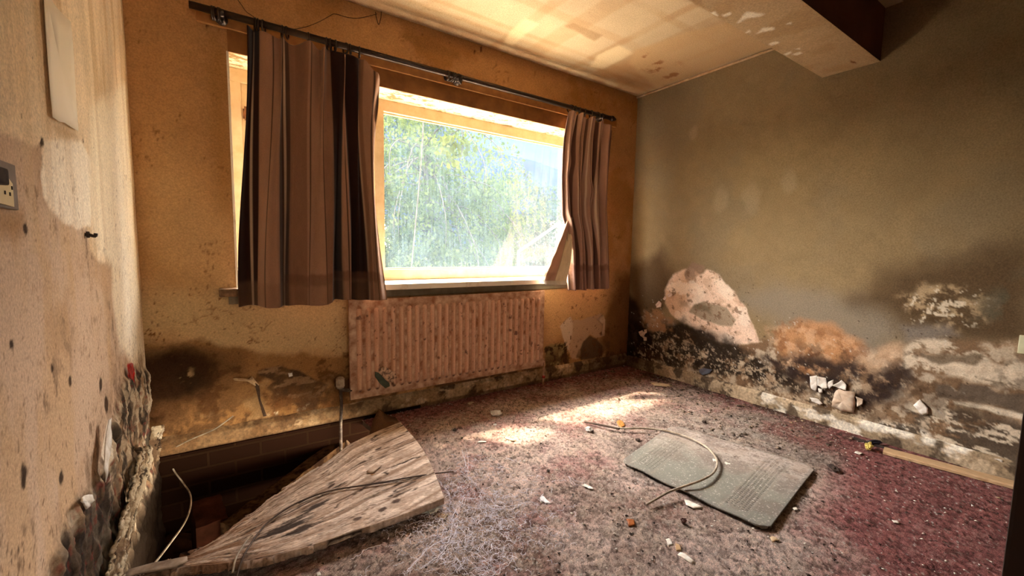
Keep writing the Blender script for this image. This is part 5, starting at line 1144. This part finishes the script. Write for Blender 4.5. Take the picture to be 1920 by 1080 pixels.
# loose timber lying along the right skirting
pa, pb = aZ(.0, 1655, 852), aZ(.0, 1925, 925)
a_, b_ = Vector(pa), Vector(pb); d_ = (b_-a_).normalized(); n_ = Vector((-d_.y, d_.x, 0)); n_ = n_ if n_.x > 0 else -n_
bm = bmesh.new(); W_, T_ = .075, .016
for i in range(25):
    pass
tm = empty('timber_length', tuple(a_), 'loose length of bare pale timber lying along the right skirting', 'timber')
V0 = []
for i in range(31):
    c = a_.lerp(b_, i/30); row = []
    for x, z in ((0, 0), (0, .7), (.08, 1), (.92, 1), (1, .7), (1, 0)):
        p = c+n_*(x*W_+(.004*mnoise.noise(Vector((i*.5, x, 0)))))+Vector((0, 0, z*T_+.002)); row.append(bm.verts.new(p))
    V0.append(row)
for i in range(30):
    for k in range(6): bm.faces.new((V0[i][k], V0[i+1][k], V0[i+1][(k+1) % 6], V0[i][(k+1) % 6]))
bm.faces.new(V0[0]); bm.faces.new(V0[-1][::-1]); bmesh.ops.recalc_face_normals(bm, faces=bm.faces)
local(tm, bmo('batten', bm, plain('bare_sawn_pine', (.62, .44, .26), (.46, .30, .16), 4, .7, .25, scale3=(60, 5, 60))))
# black strip put in as the shade of the gap, and yellow scrap at the timber's end
rough_box('skirting_gap_shade', aZ(.012, 1600, 819), aZ(.012, 1722, 857), .014, .012, M_BLACKBIT, 'black strip put in for the dark gap along the right skirting', 'splinter', 12, .004, 14)

# ------------------------------------------------------------------ litter on the carpet, piece by piece
M_PAPER = plain('crumpled_white_paper', (.88, .88, .88), (.62, .60, .60), 30, .7, .5, bdist=.004)
M_CLEAR = plain('milky_plastic_wrap', (.80, .82, .80), (.50, .50, .46), 26, .25, .6, bdist=.006)
def crumple(name, x, y, r, mat, label, cat, flat=.5, seed=0, stretch=(1, 1), rot=0):
    bm = bmesh.new(); bmesh.ops.create_icosphere(bm, subdivisions=3, radius=1); c = aZ(0, x, y)
    for v_ in bm.verts:
        q = v_.co.copy(); k = 1+.55*mnoise.noise(q*1.7+Vector((seed, 3, 1)))+.30*mnoise.noise(q*4.1+Vector((seed, 7, 1)))
        v_.co = Vector((q.x*r*k*stretch[0], q.y*r*k*stretch[1], q.z*r*flat*k))
    bmesh.ops.rotate(bm, verts=bm.verts, cent=(0, 0, 0), matrix=Matrix.Rotation(rot, 3, 'Z'))
    zmin = min(v_.co.z for v_ in bm.verts); o = bmo(name, bm, mat); o.location = (c[0], c[1], -zmin-.001); return tag(o, label, cat)
crumple('crumpled_paper', 930, 779, .028, M_PAPER, 'small crumpled white paper on the sunlit carpet in front of the radiator', 'paper', .55, 1, (1.2, .8), -.5)
crumple('pebble', 928, 797, .010, M_PAPER, 'small white round chip below the crumpled paper', 'chip', .4, 2)
crumple('plaster_lump', 1104, 809, .018, M_PAPER, 'small grey white plaster lump beside the frayed cable end', 'plaster lump', .7, 3)
crumple('plastic_wrapper', 810, 958, .030, M_CLEAR, 'crumpled clear plastic wrapper by the corner of the rotten panel', 'wrapper', .35, 4, (1.25, .8), .3)
crumple('dirt_clod', 1320, 793, .011, M_BLACKBIT, 'small black dirt clod on the dusty carpet left of the torn mat top', 'dirt clod', .6, 5)
crumple('dirt_clod', 1368, 836, .014, M_BLACKBIT, 'larger flat black dirt clod above the mat', 'dirt clod', .4, 6, (1.7, .7), -.3)
crumple('dirt_clod', 1355, 826, .010, M_BLACKBIT, 'narrow black dirt clod just above the larger flat one', 'dirt clod', .5, 7, (1.3, .7), -.6)
crumple('dirt_clod', 1028, 884, .007, M_BLACKBIT, 'tiny black dirt clod alone in the middle of the carpet', 'dirt clod', .6, 8)
crumple('dirt_clod', 1196, 826, .010, M_BLACKBIT, 'small dark clod behind the grey mat near the leaf', 'dirt clod', .5, 9, (1.5, .8))
crumple('dirt_clod', 1562, 880, .020, M_BLACKBIT, 'black charred clump at the far corner of the grey mat', 'dirt clod', .35, 10, (1.7, .9), .6)
crumple('dirt_clod', 1282, 981, .010, plain('dark_red_clot', (.10, .03, .025), (.06, .03, .02), 60), 'dark reddish clot of fluff in front of the mat', 'dirt clod', .9, 11)
crumple('stone', 1510, 786, .012, M_WHITE, 'pale grey lump on the right skirting above the leaf litter', 'stone', .8, 12) if False else None
crumple('yellow_scrap', 1628, 843, .022, plain('yellow_crumpled_plastic', (.80, .68, .22), (.55, .44, .10), 26, .5, .4), 'crumpled yellow scrap at the end of the loose timber', 'scrap', .8, 13, (1.0, .7))
crumple('dark_rag', 1640, 834, .022, plain('dark_blue_cloth', (.03, .03, .06), (.02, .02, .03), 20), 'dark blue rag behind the crumpled yellow scrap', 'rag', .5, 14, (1.6, .6), -.5)
sheet('dead_leaf', fl_pts(.008, (1156, 790), (1162, 784), (1168, 790), (1173, 797), (1165, 800), (1159, 797)), .001, plain('orange_brown_leaf', (.52, .24, .06), (.30, .12, .03), 40, .6), 'curled orange-brown dead leaf touching the cable', 'leaf', curl=.012)
sheet('brown_chip', fl_pts(.006, (1174, 973), (1189, 974), (1191, 984), (1179, 986)), .003, plain('amber_brown_chip', (.34, .11, .025), (.22, .06, .015), 30, .35), 'shiny dark orange chip on the carpet left of the mat corner', 'chip', curl=.003)
for q, m_, lab in ((((1248, 1010), (1256, 1008), (1262, 1020), (1252, 1023)), M_WHITE, 'small pale diamond-shaped chip at the bottom of the carpet'),
                   (((1266, 1018), (1274, 1018), (1278, 1032), (1268, 1031)), M_WOOD, 'small bare wood chip between two pale chips'),
                   (((1268, 1036), (1276, 1033), (1304, 1051), (1299, 1057)), M_WHITE, 'long white plaster strip at the bottom of the carpet'),
                   (((1283, 935), (1292, 938), (1320, 950), (1300, 953), (1286, 946)), M_WHITE, 'white curled paper tucked under the near edge of the mat'),
                   (((1090, 909), (1096, 907), (1112, 914), (1113, 917), (1104, 916)), M_WHITE, 'narrow white splinter in the middle of the carpet'),
                   (((1012, 932), (1018, 929), (1026, 938), (1034, 943), (1024, 943), (1014, 938)), M_PAPER, 'torn white paper scrap in the middle of the carpet'),
                   (((822, 964), (832, 958), (841, 962), (834, 972), (822, 970)), M_CARD, 'small cream card scrap beside the plastic wrapper'),
                   (((876, 756), (884, 751), (890, 754), (881, 758)), M_CARD, 'small peach plaster chip near the radiator foot'),
                   (((902, 826), (912, 827), (912, 829), (895, 829)), M_WHITE, 'thin pale splinter left of the centre of the carpet'),
                   (((944, 817), (955, 821), (970, 825), (960, 826), (948, 822)), M_CARD, 'pale brown splinter right of the thin pale one'),
                   (((1217, 717), (1228, 716), (1262, 722), (1255, 725), (1225, 722)), M_CARD, 'long pale splinter on the carpet near the room corner'),
                   (((1442, 1006), (1455, 1004), (1462, 1012), (1448, 1014)), M_CARD, 'dull cream paper scrap below the near corner of the mat'),
                   (((1350, 865), (1362, 864), (1378, 870), (1372, 873), (1356, 871)), M_WHITE, 'thin white flake on the mat right of the cable bend'),
                   (((1336, 860), (1345, 857), (1347, 866), (1336, 868)), M_WHITE, 'small white flake under the cable bend on the mat'),
                   (((1225, 826), (1238, 830), (1243, 833), (1230, 833)), M_PAPER, 'pale flake behind the left part of the mat'),
                   (((1300, 925), (1306, 924), (1309, 928), (1302, 929)), M_BLACKBIT, 'small black chip near the white paper under the mat'),
                   (((1672, 975), (1684, 976), (1686, 981), (1676, 979)), M_WHITE, 'small white chip on the maroon carpet at the right'),
                   (((1486, 952), (1494, 950), (1496, 956), (1489, 956)), M_WHITE, 'small white chip beside the right edge of the mat'),
                   (((1608, 845), (1618, 850), (1612, 852), (1602, 848)), M_WHITE, 'small white chip left of the yellow scrap'),
                   (((540, 1003), (552, 995), (556, 999), (545, 1010)), M_WHITE, 'tiny'),):
    if lab == 'tiny':
        q = [(593, 1073), (600, 1072), (602, 1077), (595, 1080)]; lab = 'small white chip at the bottom edge under the rotten panel'
    z = .016 if 'mat' in lab and ('cable bend' in lab) else .005
    nm = 'splinter' if 'splinter' in lab else 'paper_scrap' if ('paper' in lab or 'card' in lab) else 'plaster_chip'
    sheet(nm, fl_pts(z, *q), .002, m_, lab, nm.split('_')[-1] if nm != 'paper_scrap' else 'paper', curl=random.uniform(.002, .008), rough=.001)

# ------------------------------------------------------------------ uncountable litter
def inpoly(x, y, P):
    ins = np.zeros(len(x), bool)
    for i in range(len(P)):
        a = P[i]; b = P[(i+1) % len(P)]; ins ^= ((a[1] > y) != (b[1] > y)) & (x < (b[0]-a[0])*(y-a[1])/((b[1]-a[1])+1e-12)+a[0])
    return ins
BPOLY = [tuple(p[:2]) for p in LOW]+[tuple(p[:2]) for p in UPP[::-1]]
def bits_mesh(name, P, size, mat, label, cat, flat=.5):
    n = len(P); base = np.array([(1, 0, 0), (-.5, .87, 0), (-.5, -.87, 0), (0, 0, 1), (0, 0, -.6)], float); fc = np.array([(0, 1, 3), (1, 2, 3), (2, 0, 3), (1, 0, 4), (2, 1, 4), (0, 2, 4)])
    s = (size*(.35+rng.rand(n)**3*2.2))[:, None, None]; V = base[None]*s*(.5+rng.rand(n, 1, 3)); V[:, :, 2] *= flat
    an = rng.rand(n)*6.28; c_, s_ = np.cos(an)[:, None], np.sin(an)[:, None]; X = V[:, :, 0]*c_-V[:, :, 1]*s_; Yv = V[:, :, 0]*s_+V[:, :, 1]*c_
    V = np.stack([X, Yv, V[:, :, 2]], 2)+P[:, None]; F = (fc[None]+(np.arange(n)*5)[:, None, None]).reshape(-1, 3)
    me = bpy.data.meshes.new(name); me.vertices.add(n*5); me.vertices.foreach_set('co', V.astype(np.float32).ravel()); me.loops.add(len(F)*3); me.loops.foreach_set('vertex_index', F.astype(np.int32).ravel())
    me.polygons.add(len(F)); me.polygons.foreach_set('loop_start', np.arange(0, len(F)*3, 3, dtype=np.int32)); me.update(calc_edges=True)
    o = link(name, me, mat); return tag(o, label, cat, kind='stuff')
def scatter(n, fn, seed):
    r = np.random.RandomState(seed); x = XL+r.rand(n)*(XR-XL-.03); y = .1+r.rand(n)*(YB-.13); k = r.rand(n) < fn(x, y); x, y = x[k], y[k]
    k = keep_floor(x, y) & ~inpoly(x, y, BPOLY) & ~((x > 2.72) & (y < .75)); x, y = x[k], y[k]; return np.stack([x, y, np.full(len(x), .003)], 1)
def dens(x, y):
    a = .25+.75*ss(.35, .7, fbm(x, y, 3, 71)); a = a*(.35+.65*np.clip(ss(2.45, 2.8, x)+ss(.45, .15, np.hypot(x-.8, y-2.25))+.5*ss(.6, .2, np.hypot(x-2.55, y-1.3))+.4, 0, 1)); return a
bits_mesh('plaster_crumbs', scatter(9000, dens, 5), .0026, M_WHITE, 'pale plaster crumbs strewn over the carpet', 'crumbs')
bits_mesh('plaster_crumbs', scatter(9000, lambda x, y: dens(x, y)*ss(.20, .0, np.abs(x-2.9+.0))+.10*ss(.75, 0, np.abs(x-2.65))*ss(.8, 1.1, y)+.06*ss(1.8, 2.3, y), 6), .0062, plain('tan_crumbs', (.45, .33, .22), (.22, .14, .09), 60), 'larger tan plaster crumbs along the right skirting', 'crumbs')
bits_mesh('dirt_crumbs', scatter(9000, dens, 7), .0030, M_BLACKBIT, 'dark dirt crumbs strewn over the carpet', 'crumbs')
bits_mesh('floor_litter', scatter(5200, lambda x, y: ss(.42, .62, fbm(x, y, 4, 72))*(ss(.55, 0, np.abs(x-2.62))*ss(.7, .95, y)+.25*ss(.4, .1, np.hypot(x-.85, y-2.15))), 9), .0072, plain('grey_brown_litter', (.30, .23, .17), (.05, .035, .025), 70, .95, .3, lo=.45, hi=.55), 'mixed grey-brown litter along the foot of the right wall', 'litter')
# crumbs lying on the joist edge and the skirting end
# white root-like mould threads on the carpet by the panel
def threads():
    r = random.Random(12); bm = bmesh.new()
    polys = []
    def inside(x, y):
        return 0 < 1
    n = 0
    while n < 1150:
        px, py = r.gauss(880, 75), r.gauss(975, 62)
        if not (640 < px < 1080 and 850 < py < 1110): continue
        # keep right of and below the panel's near edge
        if px < 833 and py < 934+(833-px)*.36+10: continue
        p = Vector(aZ(.006, px, py)); an = r.uniform(0, 6.28); pts = [p.copy()]; L_ = r.choice((5, 6, 8, 12)); st = r.uniform(.003, .006)
        for k in range(L_):
            an += r.gauss(0, .55); p = p+Vector((math.cos(an)*st, math.sin(an)*st, 0)); pts.append(Vector((p.x, p.y, .005+.006*r.random())))
        tube(bm, pts, r.uniform(.0005, .0011), 3, False); n += 1
    # a few long rambling threads
    for path in (((905, 948), (930, 955), (960, 950), (985, 942), (1010, 945)), ((860, 880), (880, 900), (905, 930), (935, 958)), ((1068, 896), (1080, 904), (1098, 908)), ((790, 1070), (830, 1040), (850, 1000), (855, 960), (870, 930)), ((880, 890), (872, 860), (868, 840)), ((900, 1052), (915, 1050), (930, 1052)), ((760, 1075), (800, 1030), (835, 1010)), ((780, 850), (800, 880), (830, 915), (850, 945)), ((773, 835), (785, 868), (805, 890))):
        for q in range(3):
            pts = spline([aZ(.008, x+r.uniform(-6, 6), y+r.uniform(-5, 5)) for x, y in path], 9)
            pts = [p+Vector((r.uniform(-.003, .003), r.uniform(-.003, .003), r.uniform(0, .003))) for p in pts]; tube(bm, pts, .0007, 3, False)
    o = bmo('mould_threads', bm, plain('white_mould', (.88, .86, .95), (.72, .70, .80), 40, .9, .1)); tag(o, 'white web of fine mould threads spreading over the carpet by the rotten panel', 'mould', kind='stuff')
threads()
